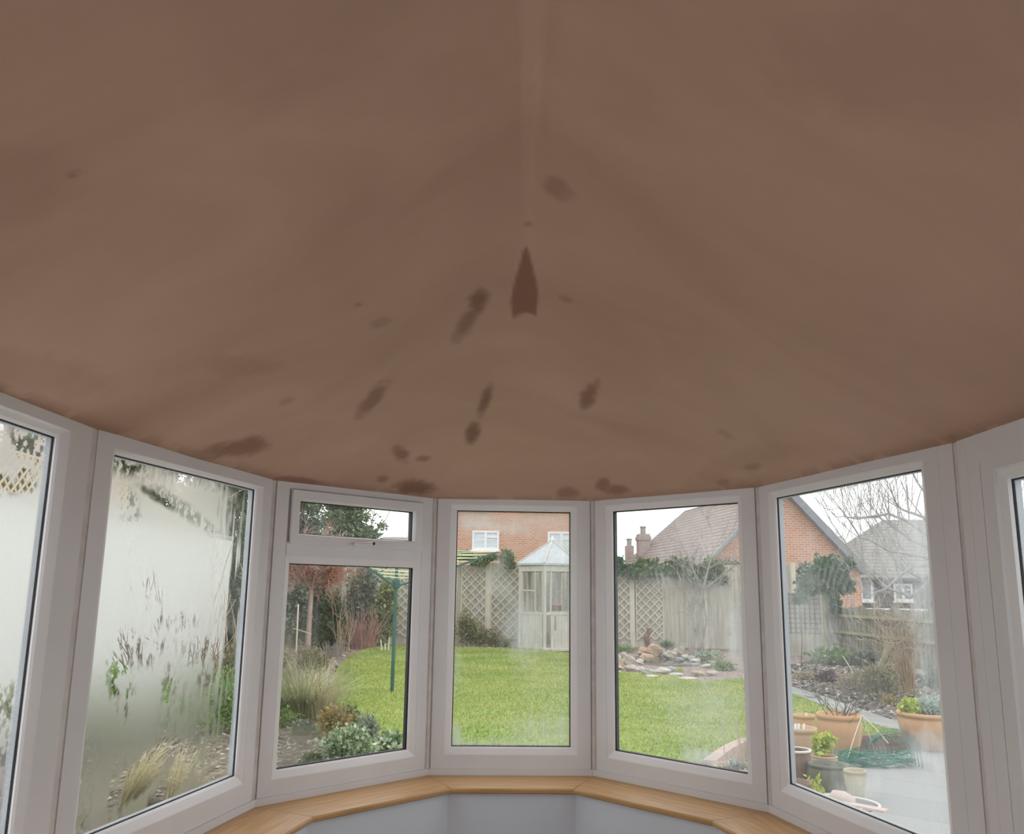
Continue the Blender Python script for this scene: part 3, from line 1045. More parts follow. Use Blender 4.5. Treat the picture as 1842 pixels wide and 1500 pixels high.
LF = {
    'pale_blue': leaf_mat('pale_blue_leaf', [(0.26, 0.33, 0.30), (0.42, 0.50, 0.46), (0.58, 0.64, 0.54)]),
    'lush': leaf_mat('lush_leaf', [(0.10, 0.20, 0.04), (0.20, 0.34, 0.07), (0.32, 0.46, 0.13)]),
    'litter': leaf_mat('leaf_litter', [(0.08, 0.065, 0.055), (0.24, 0.19, 0.155), (0.46, 0.40, 0.34)], trans=0),
    'sage': leaf_mat('sage_leaf', [(0.13, 0.16, 0.12), (0.24, 0.28, 0.22), (0.36, 0.40, 0.32)]),
    'ever_dark': leaf_mat('dark_evergreen_leaf', [(0.035, 0.065, 0.03), (0.085, 0.13, 0.06), (0.17, 0.22, 0.12)]),
    'ever_light': leaf_mat('light_evergreen_leaf', [(0.10, 0.15, 0.07), (0.19, 0.25, 0.13), (0.30, 0.36, 0.22)]),
    'grey_green': leaf_mat('grey_green_leaf', [(0.09, 0.12, 0.085), (0.19, 0.23, 0.165), (0.34, 0.38, 0.29)]),
    'variegated': leaf_mat('yellow_edged_leaf', [(0.12, 0.15, 0.05), (0.25, 0.29, 0.11), (0.48, 0.48, 0.24)]),
    'ivy': leaf_mat('ivy_leaf', [(0.045, 0.085, 0.03), (0.10, 0.16, 0.055), (0.24, 0.30, 0.10)]),
    'holly': leaf_mat('holly_leaf', [(0.025, 0.07, 0.03), (0.06, 0.13, 0.06), (0.13, 0.21, 0.08)]),
    'mid': leaf_mat('mid_green_leaf', [(0.09, 0.15, 0.04), (0.17, 0.26, 0.07), (0.28, 0.38, 0.12)]),
    'bright': leaf_mat('bright_leaf', [(0.28, 0.37, 0.035), (0.42, 0.50, 0.06), (0.55, 0.60, 0.14)]),
    'pale_ground': leaf_mat('pale_groundcover_leaf', [(0.15, 0.22, 0.11), (0.33, 0.42, 0.25), (0.56, 0.62, 0.46)]),
    'nandina': leaf_mat('red_orange_leaf', [(0.27, 0.13, 0.06), (0.37, 0.22, 0.09), (0.36, 0.35, 0.14), (0.28, 0.33, 0.13)]),
    'red': leaf_mat('red_leaf', [(0.40, 0.10, 0.05), (0.55, 0.19, 0.10), (0.62, 0.32, 0.20)]),
    'olive': leaf_mat('olive_leaf', [(0.13, 0.125, 0.055), (0.22, 0.215, 0.10), (0.34, 0.32, 0.18)]),
    'dry': leaf_mat('dry_leaf', [(0.24, 0.19, 0.12), (0.36, 0.30, 0.20), (0.50, 0.44, 0.32)]),
    'purple': leaf_mat('purple_leaf', [(0.06, 0.035, 0.05), (0.12, 0.07, 0.09), (0.2, 0.14, 0.15)]),
    'blue': leaf_mat('blue_grey_leaf', [(0.20, 0.26, 0.25), (0.33, 0.40, 0.38), (0.50, 0.57, 0.52)]),
    'straw': leaf_mat('straw_blade', [(0.44, 0.40, 0.24), (0.58, 0.53, 0.34), (0.70, 0.66, 0.48)]),
    'grassgreen': leaf_mat('lawn_blade', [(0.23, 0.31, 0.065), (0.35, 0.42, 0.11), (0.50, 0.51, 0.20)], trans=.3),
    'sedge': leaf_mat('sedge_blade', [(0.16, 0.20, 0.09), (0.30, 0.33, 0.15), (0.52, 0.50, 0.28)]),
    'straw_orange': leaf_mat('orange_straw_blade', [(0.38, 0.26, 0.15), (0.50, 0.37, 0.23), (0.60, 0.48, 0.33)]),
}

# broad yellowish and darker patches in the turf
_m = bpy.data.materials['lawn_blade']
_nt = _m.node_tree
_rp = next(n for n in _nt.nodes if n.bl_idname == 'ShaderNodeValToRGB')
_r2, _nz = ramp_noise(_nt, (0.80, 0.88, 0.75), (1.25, 1.12, 1.25), 0.9, 5, lo=.35, hi=.68)
_mx = _nt.nodes.new('ShaderNodeMix')
_mx.data_type = 'RGBA'
_mx.blend_type = 'MULTIPLY'
_mx.inputs['Factor'].default_value = 1
_nt.links.new(_rp.outputs[0], _mx.inputs['A'])
_nt.links.new(_r2.outputs[0], _mx.inputs['B'])
for _n in _nt.nodes:
    if _n.bl_idname == 'ShaderNodeBsdfPrincipled':
        _nt.links.new(_mx.outputs['Result'], _n.inputs['Base Color'])
    if _n.bl_idname == 'ShaderNodeBsdfTranslucent':
        _nt.links.new(_mx.outputs['Result'], _n.inputs[0])

# ---- ground
struct(MB().box(-40, 40, 1.2 + 3.4, 90, -1.2, PATIO_Z - .06).build('ground', MAT['soil']), 'earth beneath the garden', 'ground')
pp = [(-1.4, 4.75), (1.0, 4.75), (1.6, 3.5), (1.75, 1.0), (16, 1.0), (16, 14), (-1.4, 14)]
struct(MB().prism(pp, PATIO_Z - .06, PATIO_Z).build('patio', MAT['patio']), 'grey slab patio with thin joints outside the right hand windows', 'patio')


def g2(px, py, z):
    p = G(px, py, z)
    return (p.x, p.y)


edge = [g2(1262, 1376, LAWN_Z), g2(1285, 1358, LAWN_Z), g2(1305, 1346, LAWN_Z), g2(1330, 1336, LAWN_Z), g2(1360, 1330, LAWN_Z)]
sl0, sl1 = g2(1400, 1325, LAWN_Z), g2(1648, 1322, LAWN_Z)
bedL = [(-16, 3.0), (-1.9, 3.0), (-1.6, 4.2), (-0.9, 4.95), (0.7, 4.95), (1.3, 5.8)] + edge + [sl0, sl1, (4.75, 9.9), (5.0, 10.3), (16, 10.6), (16, 34), (-16, 34)]
struct(MB().prism(bedL, PATIO_Z - .05, BED_Z).build('garden_bed', MAT['bark']), 'pink-brown bark mulch bed round the lawn', 'garden bed')
path_out = [g2(1335, 1212, LAWN_Z), g2(1425, 1236, LAWN_Z), g2(1470, 1249, LAWN_Z), g2(1520, 1266, LAWN_Z), g2(1580, 1287, LAWN_Z), g2(1655, 1312, LAWN_Z)]
path_in = [g2(1335, 1221, LAWN_Z), g2(1426, 1249, LAWN_Z), g2(1470, 1265, LAWN_Z), g2(1525, 1286, LAWN_Z), g2(1590, 1309, LAWN_Z), g2(1645, 1323, LAWN_Z)]
struct(MB().prism(path_out + path_in[::-1], BED_Z - .03, LAWN_Z + .008).build('path', MAT['path']), 'pale stone edging path curving between the lawn and the dark bed', 'path')
soil = [p for p in path_out] + [(5.6, 10.0), (16, 10.6), (16, 22.5), (8.0, 22.5)]
struct(MB().prism(soil, BED_Z - .03, BED_Z + .006).build('garden_bed', MAT['soil']), 'dark soil bed along the low mossy fence', 'garden bed')
lawn_poly = ([(-0.85, 5.2), (0.7, 5.2), (1.2, 5.9)] + edge + [sl0, sl1] + path_in[::-1] +
             [g2(1262, 1226, LAWN_Z), g2(1210, 1216, LAWN_Z), g2(1150, 1211, LAWN_Z), g2(1095, 1206, LAWN_Z), g2(1040, 1176, LAWN_Z), g2(930, 1167, LAWN_Z),
              g2(820, 1164, LAWN_Z), g2(740, 1161, LAWN_Z), g2(700, 1161, LAWN_Z), g2(662, 1167, LAWN_Z), g2(630, 1180, LAWN_Z), g2(608, 1200, LAWN_Z),
              g2(598, 1228, LAWN_Z), g2(602, 1258, LAWN_Z), g2(630, 1290, LAWN_Z), g2(680, 1320, LAWN_Z), g2(740, 1350, LAWN_Z), (-0.9, 6.6)])
struct(MB().prism(lawn_poly, BED_Z - .05, LAWN_Z).build('lawn', MAT['lawn']), 'bright green lawn with a curved edge', 'lawn')


soil_left = [(-9, 3.2), (-2.1, 3.2), (-1.75, 4.4), (-1.0, 5.1), (-0.95, 6.5), g2(640, 1318, BED_Z), g2(604, 1290, BED_Z), g2(575, 1262, BED_Z), g2(560, 1220, BED_Z), g2(470, 1200, BED_Z), (-9, 14)]
struct(MB().prism(soil_left, BED_Z - .03, BED_Z + .005).build('garden_bed', MAT['soil_brown']), 'grey-brown soil of the planted bed outside the left hand windows', 'garden bed')


def in_poly(x, y, poly):
    ins = np.zeros(x.shape, bool)
    n = len(poly)
    for i in range(n):
        x0, y0 = poly[i]; x1, y1 = poly[(i + 1) % n]
        c = ((y0 > y) != (y1 > y)) & (x < (x1 - x0) * (y - y0) / (y1 - y0 + 1e-12) + x0)
        ins ^= c
    return ins


def lawn_blades():
    rng = np.random.default_rng(3)
    n = 300000
    y = 5.0 + 20 * rng.random(n) ** 1.35
    x = -4.6 + 11 * rng.random(n)
    k = in_poly(x, y, lawn_poly)
    x, y = x[k], y[k]
    n = len(x)
    h = 0.019 * (0.5 + rng.random(n)) * (0.6 + 0.06 * y)
    w = 0.003 + 0.0005 * y
    a = rng.random(n) * 2 * PI
    lx, ly = rng.normal(size=n) * .6 * h, rng.normal(size=n) * .6 * h
    b0 = np.stack([x - np.cos(a) * w, y - np.sin(a) * w, np.full(n, LAWN_Z - .002)], 1)
    b1 = np.stack([x + np.cos(a) * w, y + np.sin(a) * w, np.full(n, LAWN_Z - .002)], 1)
    tp = np.stack([x + lx, y + ly, LAWN_Z + h], 1)
    v = np.stack([b0, b1, tp], 1).reshape(-1, 3)
    f = np.arange(len(v)).reshape(-1, 3)
    o = np_mesh('grass', v, f, LF['grassgreen'])
    tag(o, 'short green grass blades of the lawn', 'grass', kind='stuff')


lawn_blades()


def litter(name, label, poly, n, mat, seed, size=.03):
    rng = np.random.default_rng(seed)
    P = np.array([tuple(p)[:2] for p in poly])
    lo, hi = P.min(0), P.max(0)
    x, y = lo[0] + (hi[0] - lo[0]) * rng.random(n), lo[1] + (hi[1] - lo[1]) * rng.random(n)
    k = in_poly(x, y, [tuple(p)[:2] for p in poly])
    x, y = x[k], y[k]
    n = len(x)
    a = rng.random(n) * 2 * PI
    L = size * (.5 + rng.random(n)) * (.6 + y * .035)
    u = np.stack([np.cos(a), np.sin(a), rng.normal(size=n) * .25], 1) * L[:, None]
    v_ = np.stack([-np.sin(a), np.cos(a), rng.normal(size=n) * .35], 1) * (L * .45)[:, None]
    c = np.stack([x, y, np.full(n, BED_Z + .02)], 1)
    q = np.stack([c - u, c + v_, c + u, c - v_], 1).reshape(-1, 3)
    o = np_mesh(name, q, np.arange(len(q)).reshape(-1, 4), LF[mat])
    tag(o, label, 'leaf litter', kind='stuff')


litter('leaf_litter', 'dead leaves and bits lying on the dark soil bed at the right', [p for p in path_out] + [(4.9, 10.3), (9.5, 10.8), (9, 22), (7.8, 22)], 9000, 'litter', 401, .035)
litter('leaf_litter', 'dead leaves and bits on the grey-brown soil at the left', [(-5.5, 4.6), (-1.4, 4.6), (-1.2, 7.4), (-2.3, 10.5), (-5, 13)], 9000, 'litter', 402, .028)
litter('bark_chips', 'bark chips on the bed behind the lawn', [(-5.4, 13), (-2.9, 12), (-2.9, 17), (-2.3, 20), (-1.5, 23.4), (8, 23.4), (8, 24.6), (-5.4, 24.6)], 12000, 'litter', 403, .03)

# ---- fences
FY = 25.05
PX0, PW = -0.60, 2.03


def fence_y(x):
    return FY if x < 5.4 else FY - (x - 5.4) * 0.75


fence_where = {-6: 'at the far left end of the back boundary', -5: 'second from the far left of the back boundary', -4: 'behind the red-stemmed dogwood', -3: 'behind the variegated evergreen shrub',
               -2: 'just right of the clothes dryer post', -1: 'with a bush at its foot left of the summerhouse', 0: 'directly behind the summerhouse', 1: 'with ivy, right of the summerhouse',
               2: 'behind the rockery boulders', 3: 'behind the bare shrub, right of the rockery'}
for k in range(-5, 4):
    xa, xb = PX0 + PW * k, PX0 + PW * (k + 1)
    ya, yb = fence_y(xa), fence_y(xb)
    L = math.hypot(xb - xa, yb - ya)
    t = thing('board_fence', 'tall weathered board fence panel ' + fence_where[k], 'fence', (xa, ya, BED_Z), math.atan2(yb - ya, xb - xa), 'fence panels along the back boundary')
    rngf = random.Random(k + 50)
    b = MB()
    nb = 15
    for j in range(nb):
        u0, u1 = .075 + (L - .15) * j / nb, .075 + (L - .15) * (j + 1) / nb
        sag = -.10 * math.sin(PI * (u0 / L)) if k in (-2, -1) else 0
        b.box(u0 - .005, u1 + .005, 0 + .014 * (j % 2), .012 + .014 * (j % 2), .05, 2.28 + sag + rngf.uniform(-.015, .015))
    b.build('boards', MAT['fence'], t)
    for z in (.45, 1.8):
        MB().box(.07, L - .07, .027, .07, z, z + .08).build('rail', MAT['fence'], t)
    MB().box(.07, L - .07, -.015, -.001, .02, .16).build('gravel_board', MAT['fence'], t)
for k in range(-5, 5):
    x = PX0 + PW * k
    o = MB().box(-.055, .055, -.055, .055, 0, 2.33).build('fence_post', MAT['trellis'], loc=(x, fence_y(x), BED_Z))
    lab = {-6: 'leftmost post of the tall back fence', -5: 'second post from the left of the tall back fence', -4: 'fence post behind the dogwood stems', -3: 'fence post left of the clothes dryer',
           -2: 'pale fence post beside the clothes dryer pole', -1: 'fence post with a diamond trellis on its right, left of the clothes line tip',
           0: 'pale post between two diamond trellises left of the summerhouse', 1: 'fence post hidden by the summerhouse', 2: 'pale post between the two diamond trellises by the rockery',
           3: 'fence post behind the bare forked shrub', 4: 'fence post near the ivy beside the holly'}[k]
    tag(o, lab, 'fence post', 'posts of the tall back fence')


def lattice(w, h, pitch, sw, diag=True):
    b = MB()

    def clip(x0, z0, dx, dz):
        ts = [(-1e9, 1e9)]
        lo, hi = -1e9, 1e9
        for p, d, m in ((x0, dx, w), (z0, dz, h)):
            if abs(d) < 1e-9:
                if p < 0 or p > m:
                    return None
                continue
            t0, t1 = -p / d, (m - p) / d
            if t0 > t1:
                t0, t1 = t1, t0
            lo, hi = max(lo, t0), min(hi, t1)
        return (lo, hi) if hi - lo > .02 else None
    if diag:
        for s, yy in ((1, 0.0), (-1, .012)):
            c = -h if s > 0 else 0
            end = w if s > 0 else w + h
            while c < end:
                r = clip(c, 0, s * 1.0, 1.0)
                if r:
                    b.beam((c + s * r[0], yy, r[0]), (c + s * r[1], yy, r[1]), .012, sw, (0, 1, 0)) if False else \
                        b.beam((c + s * r[0], yy, r[0]), (c + s * r[1], yy, r[1]), sw, .011, (0, 1, 0))
                c += pitch
    else:
        x = 0
        while x <= w:
            b.box(x, x + sw, 0, sw, 0, h); x += pitch
        z = 0
        while z <= h:
            b.box(0, w, sw, sw * 2, z, z + sw); z += pitch
    return b


TR = [(-3.42, .66, 'diamond trellis panel just right of the clothes dryer pole'), (-1.34, .66, 'diamond trellis panel above the olive bush, left of the pale post'),
      (-.50, .85, 'diamond trellis panel between the pale post and the summerhouse'), (2.6, .78, 'diamond trellis panel at the left of the rockery view'),
      (3.58, .72, 'diamond trellis panel behind the dark stump by the rockery')]
for x, w, lab in TR:
    t = thing('garden_trellis', lab, 'trellis', (x, FY - .062, BED_Z + .22), 0, 'diamond trellis panels on the back fence')
    lattice(w, 1.95, .245, .032).build('lattice', MAT['trellis'], t)
    fr = MB()
    if x in (-1.34, -.5):
        fr.box(0, w, -.004, .02, -.03, 0)
    fr.box(-.025, 0, -.004, .02, -.03, 1.98); fr.box(w, w + .025, -.004, .02, -.03, 1.98)
    fr.build('frame', MAT['trellis'], t)

# low mossy fence running towards the viewer on the right
cnr = G(1499, 1184, BED_Z); nr = G(1760, 1236, BED_Z)
FD = (nr - cnr); FL = FD.length; fang = math.atan2(FD.y, FD.x)
t0 = thing('fence_post', 'thick mossy green corner post below the holly', 'fence post', (cnr.x - .02, cnr.y, BED_Z), 0)
MB().box(-.15, .15, -.12, .12, 0, 1.52).build('post', MAT['post_green'], t0)
MB().box(-.17, .17, -.14, .14, 1.52, 1.56).build('cap', MAT['post_green'], t0)
npan = 4
for k in range(npan):
    p0 = cnr + FD * (k / npan)
    L = FL / npan
    w_ = ['beside the thick corner post', 'with the spindly sapling in front', 'behind the straw-coloured stems', 'nearest the door frame'][k]
    t = thing('board_fence', 'low mossy board fence panel ' + w_, 'fence', (p0.x, p0.y, BED_Z), fang, 'low mossy fence panels')
    b = MB()
    n = 18
    for j in range(n):
        u0, u1 = L * j / n, L * (j + 1) / n
        b.box(u0 - .003 * (j > 0), u1 + .003 * (j < n - 1), .011 * (j % 2), .010 + .011 * (j % 2), .12, 1.22 + random.uniform(-.012, .012))
    b.build('boards', MAT['fence_green'], t)
    for z in (.62, 1.0):
        MB().box(0, L, -.06, -.001, z, z + .06).build('rail', MAT['post_green'], t)
    MB().box(0, L, -.03, -.001, 0, .12).build('gravel_board', MAT['trellis'], t)
    o = MB().box(0, .1, .035, .135, 0, 1.27).build('post', MAT['fence_green'], t)
# pale panel with square mesh left of the corner post
pa, pb = G(1398, 1178, BED_Z), G(1482, 1182, BED_Z)
v = pb - pa
t = thing('mesh_screen', 'pale grey garden panel covered in fine square mesh left of the corner post', 'mesh panel', (pa.x, pa.y, BED_Z), math.atan2(v.y, v.x))
MB().box(0, v.length, 0, .03, 0, 1.55).build('board_panel', MAT['fence'], t)
o = lattice(v.length, 1.0, .12, .018, False).build('mesh', MAT['slate'], t)
o.location = (0, -.02, .55)

# left boundary: pale wall topped with a tan trellis
t = thing('garden_wall', 'pale rendered garden wall along the left side', 'garden wall', (-5.9, 4.0, PATIO_Z - .05), 0)
MB().box(0, .2, 0, 14, 0, 2.62).build('wall', MAT['white_wall'], t)
MB().box(-.03, .23, 0, 14, 2.62, 2.68).build('coping', MAT['stone_grey'], t)
for k, (yy, lab) in enumerate(((8.6, 'tan diamond trellis on the pale wall, seen through the left edge window'), (10.9, 'tan diamond trellis on the pale wall, behind the misted tall window'))):
    t = thing('garden_trellis', lab, 'trellis', (-5.8, yy, PATIO_Z + 2.632), PI / 2, 'tan trellises on the left wall')
    lattice(2.2, .5, .15, .028).build('lattice', MAT['tan'], t)
    MB().ring((-.02, 2.22, 0, .51), [(0, -.01), (.03, -.01), (.03, .03), (0, .03)]).build('frame', MAT['tan'], t)


# ---- summerhouse
def summerhouse():
    c = G(994, 1170, LAWN_Z)
    R, zw, ze, za = .95, .0, 2.2, 2.84
    cy = c.y + .75
    t = thing('summerhouse', 'silvered six-sided timber summerhouse with a pale pointed roof', 'summerhouse', (D(993, 1100, cy).x, cy, LAWN_Z), 0)
    A0 = math.radians(-75 - 60 * 0)
    ang = [math.radians(a) for a in (195, 255, 315, 15, 75, 135)]
    V = [Vector((R * .93 * math.cos(a), R * .93 * math.sin(a), 0)) for a in ang]
    bp = MB().prism([(v.x * 1.05, v.y * 1.05) for v in V], -.02, .07)
    bp.build('base', MAT['gaz_wood'], t)
    for i in range(6):
        p, q = V[i], V[(i + 1) % 6]
        d = (q - p); L = d.length; u = d.normalized(); nrm = Vector((u.y, -u.x, 0))
        w = MB()
        isdoor = i == 1
        nb = 6
        x_in = .07 if not isdoor else .16
        for j in range(nb):
            a0 = x_in + (L - 2 * x_in) * j / nb; a1 = x_in + (L - 2 * x_in) * (j + 1) / nb
            w.beam(p + u * ((a0 + a1) / 2) + nrm * .004 * (j % 2) + Vector((0, 0, .07)), p + u * ((a0 + a1) / 2) + nrm * .004 * (j % 2) + Vector((0, 0, .94)), a1 - a0 - .006, .02, nrm)
        pn = w.build('door' if isdoor else 'wall_panel', MAT['gaz_wood'], t)
        for z, hh in ((.92, .06), (2.06, .14)):
            MB().beam(p + Vector((0, 0, z)), q + Vector((0, 0, z)), .05, hh).build('rail', MAT['gaz_wood'], t)
        m_ = [x_in, L - x_in] + ([L * .62] if not isdoor else [])
        for x in m_:
            MB().beam(p + u * x + Vector((0, 0, .94)), p + u * x + Vector((0, 0, 2.02)), .035, .035, nrm).build('window_bar', MAT['gaz_wood'], t)
        if not isdoor:
            MB().beam(p + u * x_in + Vector((0, 0, 1.5)), p + u * L * .62 + Vector((0, 0, 1.5)), .03, .035).build('window_bar', MAT['gaz_wood'], t)
        if isdoor:
            ir = MB()
            ir.beam(p + u * (x_in + .12) + nrm * .016 + Vector((0, 0, .5)), p + u * (x_in + .12) + nrm * .016 + Vector((0, 0, .86)), .02, .008, nrm)
            ir.build('door_handle', MAT['iron'], pn)
            ir = MB()
            ir.beam(p + u * (L - x_in - .05) + nrm * .016 + Vector((0, 0, .80)), p + u * (L - x_in - .05) + nrm * .016 + Vector((0, 0, .88)), .04, .01, nrm)
            ir.build('door_latch', MAT['iron'], pn)
            st = MB().beam(p + nrm * .12 + u * -.1 + Vector((0, 0, .035)), q + nrm * .12 + Vector((0, 0, .035)), .24, .06)
            st.build('step', MAT['gaz_wood'], t)
        MB().tube([p, p + Vector((0, 0, ze))], .045, 8).build('corner_post', MAT['gaz_wood'], t)
    Rr = R * 1.03
    rim = [Vector((Rr * math.cos(a), Rr * math.sin(a), ze)) for a in ang]
    rf = MB()
    ap = Vector((0, 0, za))
    rf.add(rim + [ap] + [r - Vector((0, 0, .05)) for r in rim], [(i, (i + 1) % 6, 6) for i in range(6)] + [(7 + i, 7 + (i + 1) % 6, (i + 1) % 6, i) for i in range(6)] + [tuple(7 + i for i in range(5, -1, -1))])
    ro = rf.build('roof', MAT['gaz_roof'], t)
    for r in rim:
        MB().beam(r + Vector((0, 0, .01)), ap + Vector((0, 0, .01)), .05, .025).build('hip_batten', MAT['gaz_wood'], ro)
    MB().lathe([(.05, -.03), (.06, .02), (.03, .05), (.035, .08), (.0, .12)], 12, 0, 0, za).build('finial', MAT['white'], ro)
    # what stands on the ledge inside the door
    cx, cyy = t.location.x, t.location.y
    mid = (V[1] + V[2]) / 2
    k = thing('storage_crate', 'dark crate with a pink-red top on the summerhouse ledge', 'crate', (cx + mid.x * .74 - .06, cyy + mid.y * .74, LAWN_Z + .98), .1)
    MB().box(-.13, .13, -.09, .09, 0, .15).build('crate_body', MAT['iron'], k)
    MB().box(-.125, .125, -.085, .085, .1501, .2).build('crate_load', M('pink_red_cloth', (.45, .12, .12), (.6, .22, .2)), k)
    sh = MB().beam(V[1] * .74 + Vector((0, 0, .965)), V[2] * .74 + Vector((0, 0, .965)), .26, .03)
    sh.build('ledge', MAT['gaz_wood'], t)


summerhouse()


# ---- rotary clothes dryer
def dryer():
    p = G(705, 1246, LAWN_Z)
    t = thing('rotary_clothes_dryer', 'green rotary clothes dryer standing open on the lawn', 'clothes dryer', p, 0)
    MB().tube([(0, 0, -.02), (0, 0, 1.18)], .027, 12).build('lower_pole', MAT['dryer'], t)
    MB().tube([(0, 0, 1.15), (0, 0, 1.90)], .023, 12).build('upper_pole', MAT['dryer'], t)
    MB().lathe([(.03, 0), (.055, .02), (.06, .10), (.05, .14), (.03, .16)], 12, 0, 0, 1.47).build('hub', MAT['dryer'], t)
    tips = []
    for a in (4, 124, 244):
        a = math.radians(a)
        e = Vector((1.47 * math.cos(a), 1.47 * math.sin(a), 2.02))
        s = Vector((.05 * math.cos(a), .05 * math.sin(a), 1.52))
        MB().beam(s, e, .022, .03).build('arm', MAT['dryer'], t)
        MB().beam((0.03 * math.cos(a), .03 * math.sin(a), 1.87), s.lerp(e, .38), .012, .012).build('brace', MAT['dryer'], t)
        tips.append((s, e))
    w = MB()
    for k in range(9):
        f = .22 + .78 * k / 8
        pts = [s.lerp(e, f) + Vector((0, 0, .02)) for s, e in tips]
        for i in range(3):
            a_, b_ = pts[i], pts[(i + 1) % 3]
            m_ = (a_ + b_) / 2 - Vector((0, 0, .02))
            w.tube([a_, m_, b_], .0055, 4, caps=False)
    w.build('washing_line', MAT['line'], t)


dryer()


# ---- houses beyond the fence
def quad_roof(name, pts, mat, parent, th=.12):
    """a roof slope given by its corners, with thickness"""
    a, b_, c = Vector(pts[0]), Vector(pts[1]), Vector(pts[2])
    n = (b_ - a).cross(c - a).normalized()
    if n.z < 0:
        n = -n
    k = len(pts)
    m = MB().add([tuple(Vector(p)) for p in pts] + [tuple(Vector(p) - n * th) for p in pts],
                 [tuple(range(k)), tuple(range(2 * k - 1, k - 1, -1))] + [(i, (i + 1) % k, (i + 1) % k + k, i + k) for i in range(k)])
    return m.build(name, mat, parent)


def house_window(parent, x0, x1, z0, z1, y, blind=True, split=.5):
    f = MB().ring((x0, x1, z0, z1), [(0, y - .05), (.09, y - .05), (.09, y + .02), (0, y + .02)]).build('window', MAT['white'], parent)
    m = x0 + (x1 - x0) * split
    MB().box(m - .06, m + .06, y - .045, y + .02, z0 + .085, z1 - .085).build('mullion', MAT['white'], f)
    MB().box(m + .06, x1 - .085, y - .04, y + .02, z1 - .085 - (z1 - z0) * .27, z1 - .03 - (z1 - z0) * .27).build('transom', MAT['white'], f)
    MB().box(x0 + .08, x1 - .08, y - .01, y + .01, z0 + .08, z1 - .08).build('pane', MAT['blind'] if blind else MAT['house_glass'], f)
    MB().box(x0 - .06, x1 + .06, y - .12, y + .02, z0 - .07, z0 - .001).build('sill', MAT['white'], f)


def house_far():
    Y = 40
    l, r_ = D(779, 960, Y), D(1078, 960, Y)
    t = thing('brick_house', 'red brick house with two white windows above the fence behind the summerhouse', 'house', (l.x, Y, PATIO_Z), 0)
    W = r_.x - l.x
    top = D(900, 868, Y).z - PATIO_Z
    MB().box(0, W, 0, 7, -.3, top).build('wall', MAT['brick'], t)
    for a, b_ in (((849, 989), (898, 955)), ((985, 998), (1034, 957))):
        p, q = D(*a, Y), D(*b_, Y)
        house_window(t, p.x - l.x, q.x - l.x, p.z - PATIO_Z, q.z - PATIO_Z, 0)
    e = .35
    c = [(-e, -e, top), (W + e, -e, top), (W + e, 7 + e, top), (-e, 7 + e, top)]
    r0, r1 = (2.6, 3.5, top + 2.6), (W - 2.6, 3.5, top + 2.6)
    for nm, pts in (('f', [c[0], c[1], r1, r0]), ('b', [c[2], c[3], r0, r1]), ('l', [c[3], c[0], r0]), ('r', [c[1], c[2], r1])):
        quad_roof('roof', pts, MAT['roof'], t)


house_far()


def house_distant():
    Y = 47
    l = D(684, 966, Y); r_ = D(772, 966, Y)
    t = thing('tiled_bungalow', 'distant grey tiled roof seen at the foot of the top opener', 'house', (l.x, Y, PATIO_Z), 0)
    W = r_.x - l.x
    zt = D(720, 985, Y).z - PATIO_Z; zr = D(720, 966, Y + 3).z - PATIO_Z
    MB().box(0, W, 0, 6, -.3, zt).build('wall', MAT['brick'], t)
    quad_roof('roof', [(-.3, -.3, zt), (W + .3, -.3, zt), (W + .3, 3, zr), (-.3, 3, zr)], MAT['roof_grey'], t)
    quad_roof('roof', [(W + .3, 6.3, zt), (-.3, 6.3, zt), (-.3, 3, zr), (W + .3, 3, zr)], MAT['roof_grey'], t)


house_distant()


